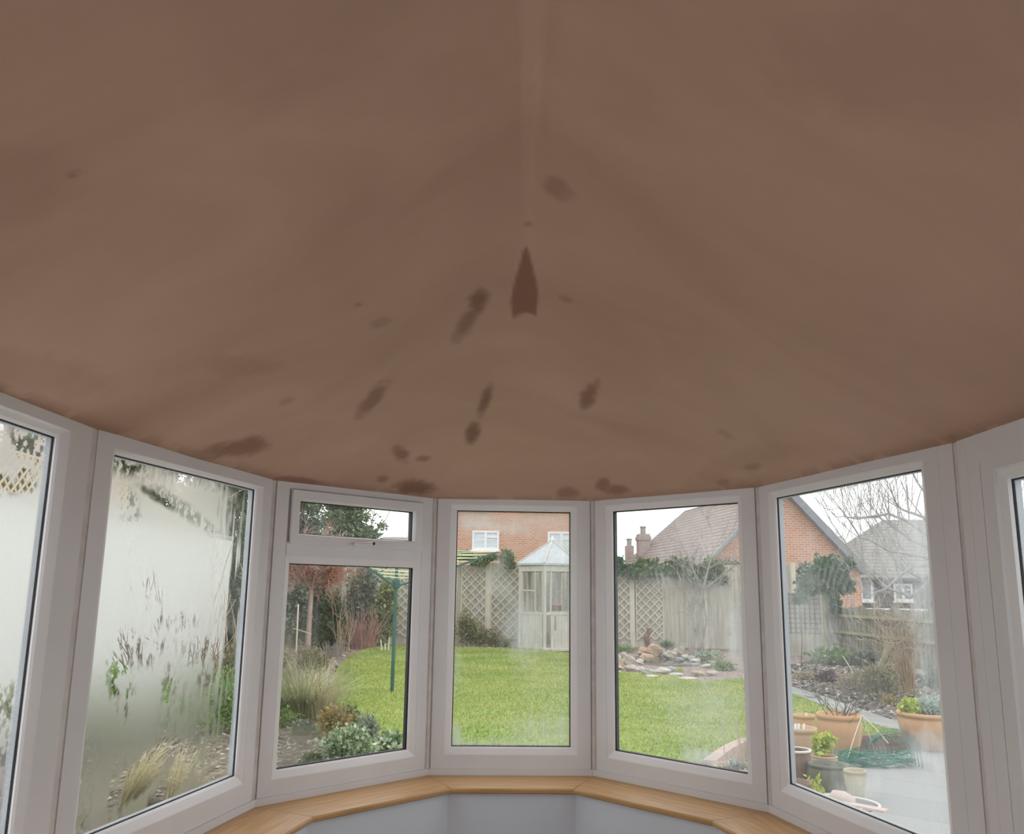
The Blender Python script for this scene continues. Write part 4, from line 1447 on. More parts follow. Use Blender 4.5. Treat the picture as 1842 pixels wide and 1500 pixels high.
def house_gable():
    Y = 32
    ap = D(1410, 868, Y); el = D(1262, 1021, Y); er = D(1557, 1021, Y)
    back = D(1232, 922, Y * 1.36)
    o = Vector((el.x, Y, PATIO_Z))
    t = thing('gabled_brick_house', 'gabled red brick house with a brown tiled roof, beside the bare tree', 'house', o, 0)
    A, EL, ER = ap - o, el - o, er - o
    rd = back - ap
    ER.z = EL.z = (EL.z + ER.z) / 2
    B = A + Vector((rd.x, rd.y, 0))
    ins = .25
    wl, wr = EL + Vector((ins, .25, 0)), ER + Vector((-ins * .4, .25, 0))
    dz = ins * (A.z - EL.z) / (A.x - EL.x)
    sk = rd.x / rd.y
    m = MB()
    ya, yb = .25, rd.y * 1.0
    f = [(wl.x, ya, -.3), (wr.x, ya, -.3), (wr.x, ya, EL.z + .05), (A.x, ya, A.z - .14), (wl.x, ya, EL.z + dz - .14)]
    g = [(x + sk * yb, yb, z) for x, y, z in f]
    m.add(f + g, [(0, 1, 2, 3, 4), (9, 8, 7, 6, 5)] + [(i, i + 5, (i + 1) % 5 + 5, (i + 1) % 5) for i in range(5)])
    m.build('wall', MAT['brick'], t)
    EB = Vector((EL.x + sk * (rd.y + 2.2), rd.y + 2.2, EL.z)); ERB = Vector((ER.x + sk * (rd.y + 2.2), rd.y + 2.2, ER.z))
    quad_roof('roof', [EL, A, B, EB], MAT['roof'], t)
    quad_roof('roof', [A, ER, ERB, B], MAT['roof'], t)
    quad_roof('roof', [B, ERB, EB], MAT['roof'], t)
    for p, bw in ((EL, .10), (ER, .26)):
        MB().beam(p + Vector((0, .02, -bw / 2)), A + Vector((0, .02, -bw / 2)), .30, bw).build('bargeboard', MAT['barge'], t)
    # chimneys at the far end
    for (px, w, ytop, pot, yy) in ((1157, 24, 972, True, 43.5), (1132, 15, 982, True, 47)):
        c = D(px, ytop, yy) - o
        hw = w / 2 / FOC * yy
        ch = MB().box(c.x - hw * .85, c.x + hw * .85, c.y - .4, c.y + .4, .0, c.z)
        if w > 20:
            ch.box(c.x - hw, c.x + hw, c.y - .45, c.y + .45, c.z, c.z + .18)
            ch.box(c.x - hw * .85, c.x + hw * .85, c.y - .4, c.y + .4, c.z + .18, c.z + .3)
        co = ch.build('chimney', MAT['chimney'], t)
        top = c.z + (.3 if w > 20 else 0)
        MB().lathe([(.14, 0), (.13, .32), (.17, .33), (.17, .38), (.0, .42)], 12, c.x, c.y, top).build('chimney_pot', MAT['stone_grey'], co)
    # low rear wing that joins the chimney to the house
    p, q = D(1150, 1004, 43) - o, D(1205, 974, 43) - o
    quad_roof('rear_roof', [(p.x, p.y, p.z), (q.x + 1, p.y, p.z), (q.x + 1, p.y + 1.6, q.z), (p.x + .8, p.y + 1.6, q.z)], MAT['roof'], t)


house_gable()


def house_right():
    Y = 38
    o = D(1547, 1090, Y); o.z = PATIO_Z
    t = thing('dark_timber_house', 'dark timber clad house with a grey hipped roof behind the bare tree', 'house', o, 0)
    W, Dp = 11, 8
    ze = D(1600, 1040, Y).z - PATIO_Z
    rl = D(1588, 935, Y + 3.5) - o
    MB().box(0, W, 0, Dp, -.3, ze).build('wall', MAT['dark_timber'], t)
    c = [(-.5, -.4, ze), (W, -.4, ze), (W, Dp, ze), (-.5, Dp, ze)]
    r0, r1 = (rl.x, 3.5, rl.z), (W, 3.5, rl.z + .2)
    quad_roof('roof', [c[0], c[1], r1, r0], MAT['roof_grey'], t)
    quad_roof('roof', [c[2], c[3], r0, r1], MAT['roof_grey'], t)
    quad_roof('roof', [c[3], c[0], r0], MAT['roof_grey'], t)
    p, q = D(1548, 1081, Y) - o, D(1568, 1043, Y) - o
    house_window(t, p.x, q.x, p.z, q.z, 0, False, .95)
    p, q = D(1608, 1081, Y) - o, D(1640, 1050, Y) - o
    house_window(t, p.x, q.x, p.z, q.z, 0, False)


house_right()
p, q = D(1562, 1094, 27), D(1640, 1100, 27)
t = thing('coping_wall', 'low grey wall with a white top beyond the mossy fence', 'wall', (p.x, 27, BED_Z - .1), 0)
hh = p.z - t.location.z
MB().box(0, 4.5, 0, .2, 0, hh - .06).build('brickwork', MAT['brick_pink'], t)
MB().box(-.05, 4.5, -.06, .26, hh - .06, hh).build('coping', MAT['white'], t)

cw = thing('cream_house', 'cream walled neighbouring house beyond the left garden wall', 'house', (-17, 11, PATIO_Z), 0)
MB().box(0, 4, 0, 13, 0, 4.3).build('wall', MAT['cream'], cw)
quad_roof('roof', [(4.3, -.3, 4.3), (4.3, 13.3, 4.3), (1.5, 13.3, 6.2), (1.5, -.3, 6.2)], MAT['roof'], cw)


# ------------------------------------------------------------------ trees and shrubs
def base_at(px, py, z=BED_Z):
    return G(px, py, z)


def tree(name, label, cat, base, trunk_h, trunk_r, clumps, ll, lw, lm, tm='trunk', seed=1, group=None, lift=.1, levels=2, shell=.4):
    t = thing(name, label, cat, base, 0, group)
    rng = np.random.default_rng(seed)
    segs = []
    grow((0, 0, -.03), (0, 0, 1), trunk_h, trunk_r, levels, rng, segs, .7, lift, 4, .08)
    twigs('trunk', segs, MAT[tm], t, 6)
    foliage('crown', clumps, ll, lw, LF[lm], t, seed, shell)
    return t


def crown(base, px, py, y, *rest):
    p = D(px, py, y) - base
    return (p.x, p.y, p.z) + rest


# evergreens seen through the top opener
b0 = Vector((D(535, 1100, 29).x, 29, BED_Z))
tree('evergreen_tree', 'dark evergreen tree at the left of the top opener', 'tree', b0, 3.0, .16,
     [crown(b0, 520, 905, 29, 1.5, 1.3, 1.5, 5200), crown(b0, 490, 985, 29, 1.4, 1.2, 1.2, 3200), crown(b0, 555, 965, 29, .75, .8, .65, 1800),
      crown(b0, 540, 860, 29, 1.3, 1.2, 1.0, 2500)], .15, .07, 'ever_dark', seed=4)
for px, y, sd, lab in ((250, 21, 301, 'tall dark conifer behind the left side of the misted tall window'), (395, 24.5, 302, 'tall dark conifer behind the right side of the misted tall window'),
                       (196, 17.5, 304, 'tall dark conifer above the left corner of the misted tall window'), (-12, 14.5, 305, 'tall dark tree at the top left corner of the left edge window'),
                       (30, 13.5, 303, 'tall dark tree behind the trellis in the left edge window')):
    b0 = Vector((D(px, 1100, y).x, y, BED_Z))
    sc = y / 21
    tree('conifer_tree', lab, 'tree', b0, 3.2 * sc, .15, [(0, 0, 3.3 * sc, 1.0 * sc, 1.0, 1.5 * sc, 3200), (.2, 0, 4.9 * sc, .85 * sc, .9, 1.2 * sc, 2200), (-.2, 0, 1.9 * sc, 1.1 * sc, 1.0, .9 * sc, 2200)], .2, .07, 'ever_dark', seed=sd)
b0 = Vector((D(625, 1100, 27).x, 27, BED_Z))
tree('evergreen_tree', 'paler evergreen tree in the middle of the top opener, with a loose right edge', 'tree', b0, 2.4, .14,
     [crown(b0, 622, 935, 27, .92, .9, .75, 4200), crown(b0, 600, 895, 27, .85, .9, .6, 2200), crown(b0, 640, 900, 27, .55, .7, .5, 1400), crown(b0, 655, 965, 27, .55, .6, .32, 1300),
      crown(b0, 688, 946, 27, .26, .3, .20, 90), crown(b0, 672, 962, 27, .35, .3, .20, 260), crown(b0, 602, 985, 27, .9, .8, .5, 2000)], .11, .055, 'ever_light', seed=6)

# the red-leaved tree with a pinkish trunk
b0 = Vector((D(557, 1100, 20).x, 20, BED_Z))
t = thing('red_tree', 'small red-twigged tree with a pinkish trunk left of the clothes dryer', 'tree', b0, 0)
fork = D(560, 1060, 20) - b0
rng = np.random.default_rng(8)
segs = [([(0, 0, -.03), (fork.x * .4, 0, fork.z * .5), (fork.x, 0, fork.z)], [.075, .06, .055])]
for k in range(9):
    a = 2 * PI * k / 9
    grow(fork, (math.cos(a) * .9, math.sin(a) * .9, .75), .75, .028, 3, rng, segs, .55, .12, 4, .14, .62)
twigs('trunk', segs, MAT['trunk_pink'], t, 4, .004)
segs = []
for k in range(44):
    a = rng.random() * 2 * PI
    grow(fork + Vector((0, 0, .05)), (math.cos(a) * .8, math.sin(a) * .8, .5 + .6 * rng.random()), .75, .012, 3, rng, segs, .7, .06, 4, .15, .6)
twigs('twigs', segs, MAT['twig_redbrown'], t, 3, .0045)
foliage('leaves', [(fork.x + .30, 0, fork.z + .42, .40, .4, .42, 1300), (fork.x - .1, 0, fork.z + .5, .65, .5, .42, 800), (fork.x + .45, -.1, fork.z + .30, .2, .25, .28, 500)], .065, .032, LF['red'], t, 3)


def shrub(name, label, base, clumps, ll, lw, lm, seed=1, group=None, cat='shrub', stems=8, sm='twig_grey', h=.5, shell=.45):
    t = thing(name, label, cat, base, 0, group)
    foliage('foliage', clumps, ll, lw, LF[lm], t, seed, shell)
    rng = np.random.default_rng(seed + 90)
    segs = []
    for k in range(stems):
        a = rng.random() * 2 * PI
        grow((0, 0, -.02), (math.cos(a) * .5, math.sin(a) * .5, 1), h, .012, 1, rng, segs, .5, .1, 3, .1)
    if segs:
        twigs('stem', segs, MAT[sm], t, 4)
    return t


def backdrop(label, px, ptop, pbot, rxpx, y, lm, seed, n=2200, name='evergreen_shrub', ll=.11, lw=.055):
    b = Vector((D(px, pbot, y).x, y, BED_Z))
    top = D(px, ptop, y).z - BED_Z
    rx = rxpx / FOC * y
    nn = int(n)
    cl = [(0, 0, top * .38, rx, rx * .9, top * .42, nn), (rx * .15, 0, top * .70, rx * .8, rx * .8, top * .30, nn // 2), (-rx * .3, -.1, top * .2, rx * .7, rx * .7, top * .22, nn // 3)]
    return shrub(name, label, b, cl, ll, lw, lm, seed, 'evergreen shrubs at the back left', h=top * .5)


backdrop('tall grey-green shrub behind the wooden stake', 527, 1045, 1170, 26, 23, 'grey_green', 11, 3000)
backdrop('dark green shrub between the pinkish trunk and the bare stems', 592, 1062, 1160, 24, 22.3, 'ever_dark', 12, 2600)
backdrop('grey-green shrub under the lowered arm of the clothes dryer', 645, 1010, 1150, 36, 24, 'grey_green', 13, 3800)
backdrop('yellow variegated shrub left of the clothes dryer pole', 690, 1030, 1142, 25, 23.6, 'variegated', 14, 3000)
backdrop('dark leafy shrub behind the red-twigged tree', 560, 1010, 1160, 30, 24.2, 'ever_dark', 15, 2400)
backdrop('sparse mid-green shrub to the left of the red-twigged tree', 498, 1060, 1170, 26, 20, 'grey_green', 16, 2400)
backdrop('dark evergreen in the right side of the tall misted window', 428, 930, 1160, 45, 19, 'ever_dark', 17, 4200, ll=.14, lw=.06)
backdrop('grey-green tall bush behind the pale rendered wall', 330, 830, 1100, 60, 19, 'grey_green', 18, 4200, ll=.2, lw=.09)


def stems(name, label, base, n, h, spread, mat, seed, cat='shrub', r=.008, lean=(0, 0), kids=0, r0=.12):
    t = thing(name, label, cat, base, 0)
    rng = np.random.default_rng(seed)
    segs = []
    for k in range(n):
        a = rng.random() * 2 * PI
        rr = r0 * math.sqrt(rng.random())
        grow((rr * math.cos(a), rr * math.sin(a), -.02), (math.cos(a) * spread * rng.random() + lean[0], math.sin(a) * spread * rng.random() + lean[1], 1), h * (.6 + .5 * rng.random()), r,
             1 if kids else 0, rng, segs, .35, .05, kids or 1, .06)
    twigs('stem', segs, MAT[mat], t, 4, r * .45)
    return t


stems('dogwood', 'shrub of upright red stems left of the clothes dryer pole', Vector((D(655, 1140, 23).x, 23, BED_Z)), 120, .74, .42, 'dogwood_red', 31, r=.009, r0=.3, kids=1)
stems('bare_shrub', 'pale bare stems beside the grey-green shrub, right of the pinkish trunk', Vector((D(620, 1140, 21.5).x, 21.5, BED_Z)), 14, 1.0, .25, 'twig_tan', 32, r=.010, r0=.25, kids=2)
stems('lavender', 'small grey-stemmed plant in the bark at the foot of the bare stems', Vector((D(600, 1150, 20).x, 20, BED_Z)), 60, .38, .7, 'twig_grey', 33, r=.008, r0=.2, cat='plant')
for k, (px, pb, h) in enumerate(((688, 1152, .30), (694, 1151, .20), (699, 1153, .34), (706, 1149, .5))):
    bb = Vector((D(px, pb, 21.8 + .12 * k).x, 21.8 + .12 * k, BED_Z))
    o = MB().tube([(0, 0, -.03), (.03 * (k - 1.5), 0, h)], [.02, .017], 7).build('cut_stem', MAT['cane'], loc=bb)
    tag(o, ['leftmost pale cut stem in the bark by the dryer pole', 'shortest pale cut stem in the bark by the dryer pole', 'leaning pale cut stem in the bark close to the dryer pole',
            'tallest pale cut stem behind the dryer pole'][k], 'cut stem', 'pale cut stems by the dryer')
bb = Vector((D(534, 1160, 17.5).x, 17.5, BED_Z))
t = thing('garden_stake', 'slim pale wooden stake with a cross tie near the red-twigged tree', 'stake', bb, 0)
MB().tube([(0, 0, -.05), (-.02, 0, 1.18)], .016, 7).build('post', MAT['cane'], t)
MB().tube([(-.1, -.02, .72), (.28, -.02, .62)], .006, 5).build('tie', MAT['cane'], t)


def tuft(name, label, base, n, length, base_r, lm, seed, cat='ornamental grass', lean=.9, width=.012, droop=.9, bias=None, group=None):
    v, f = blades(n, np.random.default_rng(seed), length, base_r, lean, width, droop, 5, bias)
    o = np_mesh(name, v, f, LF[lm], loc=base)
    return tag(o, label, cat, group)


tuft('grass_clump', 'large arching yellow-green grass clump at the left of the opener window', base_at(532, 1290), 620, .80, .24, 'sedge', 41, lean=1.3, width=.015, bias=(-.5, -.2, 0))
tuft('grass_clump', 'straw coloured grass clump beside the lawn edge in the opener window', base_at(575, 1292), 330, .70, .12, 'straw', 42, lean=1.0, width=.012, bias=(-.1, -.3, 0))
tuft('grass_clump', 'pale straw grass arching over at the foot of the misted tall window', base_at(240, 1452), 240, .66, .10, 'straw', 43, lean=1.3, width=.010, bias=(1.3, .2, 0))
tuft('grass_clump', 'second pale grass clump near the misted window corner', base_at(316, 1455), 150, .50, .08, 'straw', 44, lean=1.2, width=.009, bias=(.9, .6, 0))
tuft('grass_clump', 'dry grass leaning at the bottom left of the misted tall window', base_at(120, 1490), 160, .5, .12, 'sedge', 45, lean=1.0, width=.010)


def low(name, label, px, py, rxp, hz, lm, seed, n=700, ll=.05, lw=.03, z=BED_Z, cat='plant', ry=None, group=None, shell=.5):
    b = base_at(px, py, z)
    rx = rxp / FOC * b.y
    o = foliage(name, [(0, 0, hz * .45, rx, ry or rx * .8, hz * .55, n)], ll, lw, LF[lm], None, seed, shell)
    o.location = b
    return tag(o, label, cat, group)


low('nandina', 'red and orange leaved low shrub at the lawn corner of the opener window', 600, 1328, 36, .34, 'nandina', 51, 1200, .045, .022, cat='shrub')
low('spurge', 'yellow-green low plant behind the red-leaved shrub', 628, 1305, 24, .26, 'variegated', 52, 700, .045, .02)
low('grey_shrub', 'grey-green loose shrub right of the red-leaved one', 658, 1342, 30, .34, 'sage', 53, 900, .05, .018, cat='shrub', shell=.9)
low('ground_ivy', 'leafy green and cream ground cover at the foot of the opener window', 625, 1378, 58, .34, 'pale_ground', 54, 2600, .042, .03)
low('ground_ivy', 'pale round-leaved ground cover in the right corner of the opener window', 705, 1368, 40, .24, 'pale_ground', 55, 1100, .06, .05)
low('ground_ivy', 'dark green ground cover below the soil patch', 560, 1380, 22, .12, 'ivy', 56, 500, .045, .03)
low('cushion_plant', 'dark green cushion at the left edge of the opener window', 505, 1308, 34, .22, 'mid', 57, 1000, .04, .02)
low('cushion_plant', 'sage coloured cushion below the large grass clump', 545, 1322, 26, .16, 'grey_green', 58, 600, .04, .02)
low('perennial', 'brown faded perennials left of the wooden stake', 505, 1215, 36, .55, 'dry', 59, 1200, .07, .02, cat='perennial')
low('perennial', 'olive faded perennials below the pinkish trunk', 552, 1210, 32, .5, 'olive', 60, 1300, .07, .025, cat='perennial')
low('perennial', 'tan seed heads at the lower left of the opener window', 520, 1245, 30, .4, 'dry', 61, 900, .06, .015, cat='perennial')
low('perennial', 'pale tan perennials at the edge of the bark bed', 580, 1205, 16, .3, 'olive', 66, 400, .06, .02, cat='perennial')
# misted window side
low('feathery_shrub', 'feathery green shrub in the lower right of the misted tall window', 405, 1318, 48, .66, 'lush', 62, 2000, .07, .018, cat='shrub')
low('green_shrub', 'rounded green shrub in the middle of the misted tall window', 255, 1335, 76, .66, 'lush', 63, 2200, .08, .04, cat='shrub')
low('green_shrub', 'mid green shrub at the left side of the misted tall window', 185, 1335, 56, .72, 'lush', 64, 1600, .08, .04, cat='shrub')
low('green_shrub', 'yellow-green shrub low in the left edge window', 5, 1380, 70, .72, 'variegated', 65, 2200, .08, .04, cat='shrub')
low('brushwood', 'heap of dry pinkish stems in the misted tall window', 385, 1215, 32, .35, 'dry', 67, 700, .16, .012)
low('twiggy_shrub', 'dark twiggy shrub at the right side of the misted tall window', 418, 1235, 32, .7, 'olive', 68, 1500, .08, .02, cat='shrub')
stems('bare_shrub', 'bare brown twigs in the centre of the misted tall window', base_at(270, 1290), 22, 1.15, .5, 'trunk', 69, r=.012, kids=3, r0=.2)
stems('bare_shrub', 'bare twiggy stems nearer the right of the misted tall window', base_at(335, 1280), 16, 1.3, .4, 'trunk', 70, r=.011, kids=3, r0=.2)
stems('bare_shrub', 'thin upright stems at the right edge of the misted tall window', base_at(425, 1225), 26, 1.4, .25, 'twig_tan', 71, r=.012, kids=1, r0=.35)

# foot of the back fence, left of the summerhouse
b0 = Vector((D(858, 1163, 23.9).x, 23.9, BED_Z))
shrub('olive_bush', 'olive brown bush at the foot of the trellised fence, left of the summerhouse', b0, [(-.15, 0, .36, .55, .35, .44, 2300), (.38, 0, .24, .42, .3, .30, 1200), (-.32, 0, .62, .26, .2, .42, 800)], .06, .03, 'olive', 75, h=.6, sm='twig_tan')
low('ferns', 'small dark green ferns between the olive bush and the summerhouse', 902, 1164, 20, .28, 'mid', 76, 500, .07, .03)
stems('climber_stems', 'pale climbing stems against the fence at the left of the middle window', Vector((D(826, 1160, 24.2).x, 24.2, BED_Z)), 16, 1.5, .16, 'twig_tan', 77, 'climber', .009, kids=1, r0=.2)

# ivy and other climbers spilling over the fence
def ivy(name, label, cl, seed, lm='ivy', ll=.10, lw=.075, group='ivy along the back fence'):
    b = Vector((D(cl[0][0], cl[0][1], FY - .25).x, FY - .3, BED_Z))
    out = []
    for px, py, rxp, ryp, n in cl:
        p = D(px, py, FY - .3) - b
        out.append((p.x, p.y, p.z, rxp / FOC * FY, .28, ryp / FOC * FY, n))
    o = foliage(name, out, ll, lw, LF[lm], None, seed, .55)
    o.location = b
    return tag(o, label, 'ivy', group)


ivy('ivy', 'clump of ivy over the fence at the left of the middle window', [(832, 1000, 26, 10, 700), (862, 1012, 20, 8, 350)], 81)
ivy('ivy', 'bright clump of ivy on the fence left of the summerhouse roof', [(912, 1003, 16, 14, 600), (918, 1015, 10, 11, 250), (880, 1003, 24, 6, 300)], 82, 'ivy')
ivy('ivy', 'dark ivy at the left of the fence in the rockery window', [(1112, 1021, 20, 20, 900), (1140, 1030, 16, 16, 450)], 83, 'holly')
ivy('ivy', 'long ivy hedge along the top of the fence below the brown tiled roof', [(1165, 1024, 36, 20, 2200), (1225, 1023, 38, 20, 2400), (1285, 1026, 36, 21, 2400), (1325, 1032, 26, 24, 1500), (1262, 1036, 26, 14, 600), (1310, 1044, 22, 14, 500)], 84)
ivy('ivy', 'pale ivy on the fence at the left of the window facing the pots', [(1415, 1040, 26, 22, 900), (1450, 1030, 22, 20, 700)], 85, 'grey_green')

# holly bush on the mossy corner post
b0 = Vector((D(1492, 1180, 21.4).x, 21.4, BED_Z))
shrub('holly_bush', 'dark glossy evergreen bush arching over the mossy corner post', b0,
      [crown(b0, 1490, 1030, 21.4, .50, .45, .42, 2600), crown(b0, 1462, 1052, 21.4, .42, .4, .30, 1500), crown(b0, 1512, 1052, 21.4, .38, .4, .30, 1500), crown(b0, 1525, 1015, 21.4, .2, .3, .20, 420),
       crown(b0, 1503, 1088, 21.2, .16, .2, .30, 500), crown(b0, 1440, 1075, 21.4, .22, .3, .2, 400)], .13, .06, 'holly', 86, stems=5, h=1.6)

# bare forked shrub in front of the fence (rockery window)
b0 = Vector((D(1240, 1150, 20.8).x, 20.8, BED_Z))
t = thing('bare_tree', 'small bare forked tree against the fence behind the rockery', 'tree', b0, 0)
rng = np.random.default_rng(21)
f1 = D(1264, 1062, 20.8) - b0; e1 = D(1238, 1004, 20.8) - b0; e2 = D(1284, 985, 20.8) - b0; e3 = D(1305, 1030, 20.8) - b0
segs = [([(0, 0, -.03), f1 * .5 + Vector((.03, 0, 0)), f1], [.05, .042, .036]), ([f1, (f1 + e1) / 2, e1], [.028, .02, .012]), ([f1, (f1 + e2) / 2, e2], [.03, .02, .012]), ([f1, (f1 + e3) / 2, e3], [.02, .014, .008]),
        ([(.25, .05, -.03), f1 * .55 + Vector((.22, 0, 0)), f1 * .98], [.03, .028, .024])]
for p_ in (f1 * .4, f1 * .6, f1 * .8, f1, (f1 + e1) / 2, (f1 + e2) / 2, e1, e2, e3, f1 * .9):
    for k in range(3):
        grow(p_, (rng.normal() * .8, rng.normal() * .5, .6), .6, .010, 2, rng, segs, .55, .08, 3, .14)
twigs('trunk', segs, MAT['twig_grey'], t, 5, .005)
low('green_shrub', 'twiggy olive shrub under the bare forked tree', 1282, 1165, 30, .75, 'olive', 91, 1700, .06, .03, cat='shrub')
low('green_shrub', 'dark green bush at the foot of the fence right of the bare forked tree', 1302, 1160, 20, .45, 'holly', 92, 800, .06, .03, cat='shrub')
low('green_shrub', 'faint grey-green shrub against the fence above the pond', 1225, 1150, 26, .9, 'grey_green', 93, 700, .06, .03, cat='shrub')

# ---- rockery and pond
def rock(name, label, px, py, w, h, mat, seed, z=LAWN_Z, group=None, flat=False):
    b = G(px, py + h / 2, z)
    rw, rh = w / 2 / FOC * b.y, h / FOC * b.y
    rng = np.random.default_rng(seed)
    nl, nk = 7, 12
    vs = []
    ph = rng.random(6) * 6
    for i in range(nl + 1):
        th = PI * i / nl
        for k in range(nk):
            a = 2 * PI * k / nk
            d = Vector((math.sin(th) * math.cos(a), math.sin(th) * math.sin(a), math.cos(th)))
            q = 1 + .13 * math.sin(3 * d.x + ph[0]) * math.cos(4 * d.y + ph[1]) + .10 * math.sin(5 * d.z + ph[2] + 3 * d.x) + rng.normal() * .045
            vs.append((d.x * q * rw, d.y * q * rw * .75, max(-.05, d.z * q * rh * .56 + rh * .45)))
    fs = [(i * nk + k, (i + 1) * nk + k, (i + 1) * nk + (k + 1) % nk, i * nk + (k + 1) % nk) for i in range(nl) for k in range(nk)]
    o = MB().add(vs, fs).build(name, MAT[mat], None, smooth=False, loc=b)
    return tag(o, label, 'stone', group)


pc = G(1205, 1190, LAWN_Z)
o = MB().lathe([(0.0, .012), (.9, .012), (.95, -.03)], 24).build('pond', MAT['water'], None, loc=(pc.x, pc.y + .3, LAWN_Z))
o.scale = (1.0, 1.5, 1)
tag(o, 'small dark pond among the rockery stones', 'pond')
RK = [(1106, 1182, 24, 13, 'stone', 'pale boulder at the left end of the rockery'), (1112, 1193, 20, 17, 'stone_tan', 'tan boulder below the leftmost pale boulder'),
      (1131, 1188, 22, 18, 'stone', 'rounded grey-tan boulder second from the left in the rockery'), (1122, 1178, 14, 10, 'stone', 'small stone behind the rounded grey-tan boulder'),
      (1151, 1190, 14, 8, 'stone_white', 'small white stone by the left bank of the pond'), (1163, 1183, 26, 14, 'stone_tan', 'orange-tan boulder in front of the dark stump'),
      (1160, 1172, 26, 15, 'stone_tan', 'tan boulder at the foot of the dark stump'), (1178, 1170, 26, 22, 'stone_tan', 'largest tan boulder right of the dark stump'),
      (1192, 1174, 14, 14, 'stone_grey', 'grey boulder leaning beside the largest tan one'), (1206, 1178, 22, 15, 'stone', 'cream boulder at the back of the pond'),
      (1222, 1172, 22, 15, 'stone', 'pale peaked boulder above the pond'), (1232, 1182, 14, 9, 'stone_white', 'whitish stone below the pale peaked boulder'),
      (1243, 1184, 14, 8, 'stone_grey', 'small grey stone at the right of the pond'), (1251, 1188, 18, 6, 'stone_white', 'flat white stone at the right bank of the pond'),
      (1222, 1186, 12, 8, 'stone_grey', 'dark grey stone at the pond edge'), (1104, 1200, 30, 7, 'stone', 'low edging stone at the left front of the rockery'),
      (1134, 1201, 24, 9, 'stone', 'second low edging stone from the left along the lawn'), (1151, 1203, 18, 7, 'stone_white', 'pale edging stone left of the grey pond slab'),
      (1167, 1208, 26, 10, 'stone_grey', 'grey slab in the middle of the pond edge'), (1193, 1206, 28, 9, 'stone_white', 'white edging stone right of the grey slab'),
      (1208, 1203, 16, 8, 'stone_grey', 'curved grey edging stone'), (1217, 1213, 24, 6, 'stone_white', 'long pale edging stone by the lawn'),
      (1106, 1208, 22, 4, 'stone_white', 'flat white stone in the grass at the left'), (1172, 1216, 24, 4, 'stone_white', 'flat white stone in the grass in front of the grey slab'),
      (1236, 1220, 34, 4, 'stone_white', 'longest flat white stone at the lawn edge'), (1275, 1197, 24, 5, 'stone_white', 'slim pale kerb stone left of the green clump'),
      (1320, 1200, 18, 6, 'stone_white', 'slim pale kerb stone right of the green clump'), (1255, 1210, 26, 8, 'stone_tan', 'brown low stone left of the bare soil'),
      (1280, 1210, 24, 7, 'stone', 'low tan stone at the right front of the rockery')]
for k, (px, py, w, h, m, lab) in enumerate(RK):
    rock('rockery_stone', lab, px, py, w, h, m, 200 + k, group='rockery stones round the pond')
low('green_clump', 'bright low green clump right of the pond', 1302, 1206, 26, .22, 'mid', 94, 700, .05, .03)
low('sedum', 'pale green mat behind the left rockery boulders', 1122, 1174, 28, .2, 'mid', 95, 600, .05, .03)
low('pond_plant', 'grey-green sprawling plant right of the pond', 1275, 1186, 36, .22, 'pale_ground', 96, 900, .05, .03)
low('grass_tuft', 'small green tuft behind the boulders by the fence', 1200, 1166, 14, .24, 'mid', 97, 350, .06, .02)
low('moss_patch', 'yellow-green moss between the pond edging stones', 1222, 1208, 12, .08, 'bright', 98, 160, .03, .02)
t = thing('tree_stump', 'dark upright stump among the tan boulders', 'stump', G(1164, 1176, BED_Z), 0)
MB().tube([(0, 0, 0), (.03, 0, .2), (-.02, 0, .42), (.05, 0, .62)], [.09, .075, .07, .03], 9).build('trunk', MAT['pot_brown'], t)
MB().tube([(-.02, 0, .35), (.14, 0, .58)], [.04, .015], 7).build('branch', MAT['pot_brown'], t)

# ---- right hand bed
low('leafy_plant', 'bright leafy green plant in front of the mossy corner post', 1497, 1196, 42, .42, 'mid', 101, 1500, .09, .05)
low('leafy_plant', 'dark climbing shrub at the foot of the mesh panel', 1462, 1178, 26, .85, 'holly', 102, 1100, .08, .045)
low('leafy_plant', 'grey-green foliage behind the tilted log', 1555, 1198, 34, .35, 'grey_green', 103, 1000, .08, .04)
low('purple_plant', 'dark purple-leaved plant in the middle of the soil bed', 1490, 1228, 20, .22, 'purple', 104, 500, .07, .05)
low('olive_shrub', 'feathery olive shrub in front of the tilted log', 1582, 1258, 46, .55, 'olive', 105, 2600, .07, .015, cat='shrub')
low('dry_plant', 'dry tan stalks left of the feathery olive shrub', 1530, 1240, 34, .3, 'dry', 106, 700, .1, .01)
low('rusty_plant', 'rusty brown low plant behind the green pot plant', 1602, 1270, 18, .16, 'nandina', 107, 350, .05, .025)
low('rusty_plant', 'faded brown low plant behind the blue-grey dome', 1648, 1262, 18, .18, 'dry', 108, 350, .05, .02)
low('leafy_plant', 'green plant at the right end of the soil bed', 1680, 1236, 28, .3, 'grey_green', 109, 800, .07, .04)
low('dry_plant', 'pale dry remains along the stone path', 1450, 1222, 30, .14, 'dry', 110, 500, .07, .02)
b0 = base_at(1634, 1247)
t = thing('ornamental_grass', 'upright bundle of orange straw stems topped by fine bare twigs', 'ornamental grass', b0, 0)
v, f = blades(230, np.random.default_rng(121), .62, .11, .30, .010, .3, 4)
np_mesh('straw_stems', v, f, LF['straw_orange'], t)
segs = []
rng = np.random.default_rng(122)
for k in range(20):
    grow((rng.normal() * .05, rng.normal() * .05, 0), (rng.normal() * .16, rng.normal() * .16, 1), .95, .009, 3, rng, segs, .6, .05, 3, .1, .5)
twigs('twigs', segs, MAT['twig_tan'], t, 3, .0035)
t = thing('tilted_log', 'tilted mossy log with splintered tan roots against the low fence', 'log', base_at(1588, 1206), 0)
MB().tube([(-.08, 0, -.03), (.06, 0, .25), (.19, .02, .50)], [.07, .075, .08], 10).build('log', MAT['post_green'], t)
rng = np.random.default_rng(5)
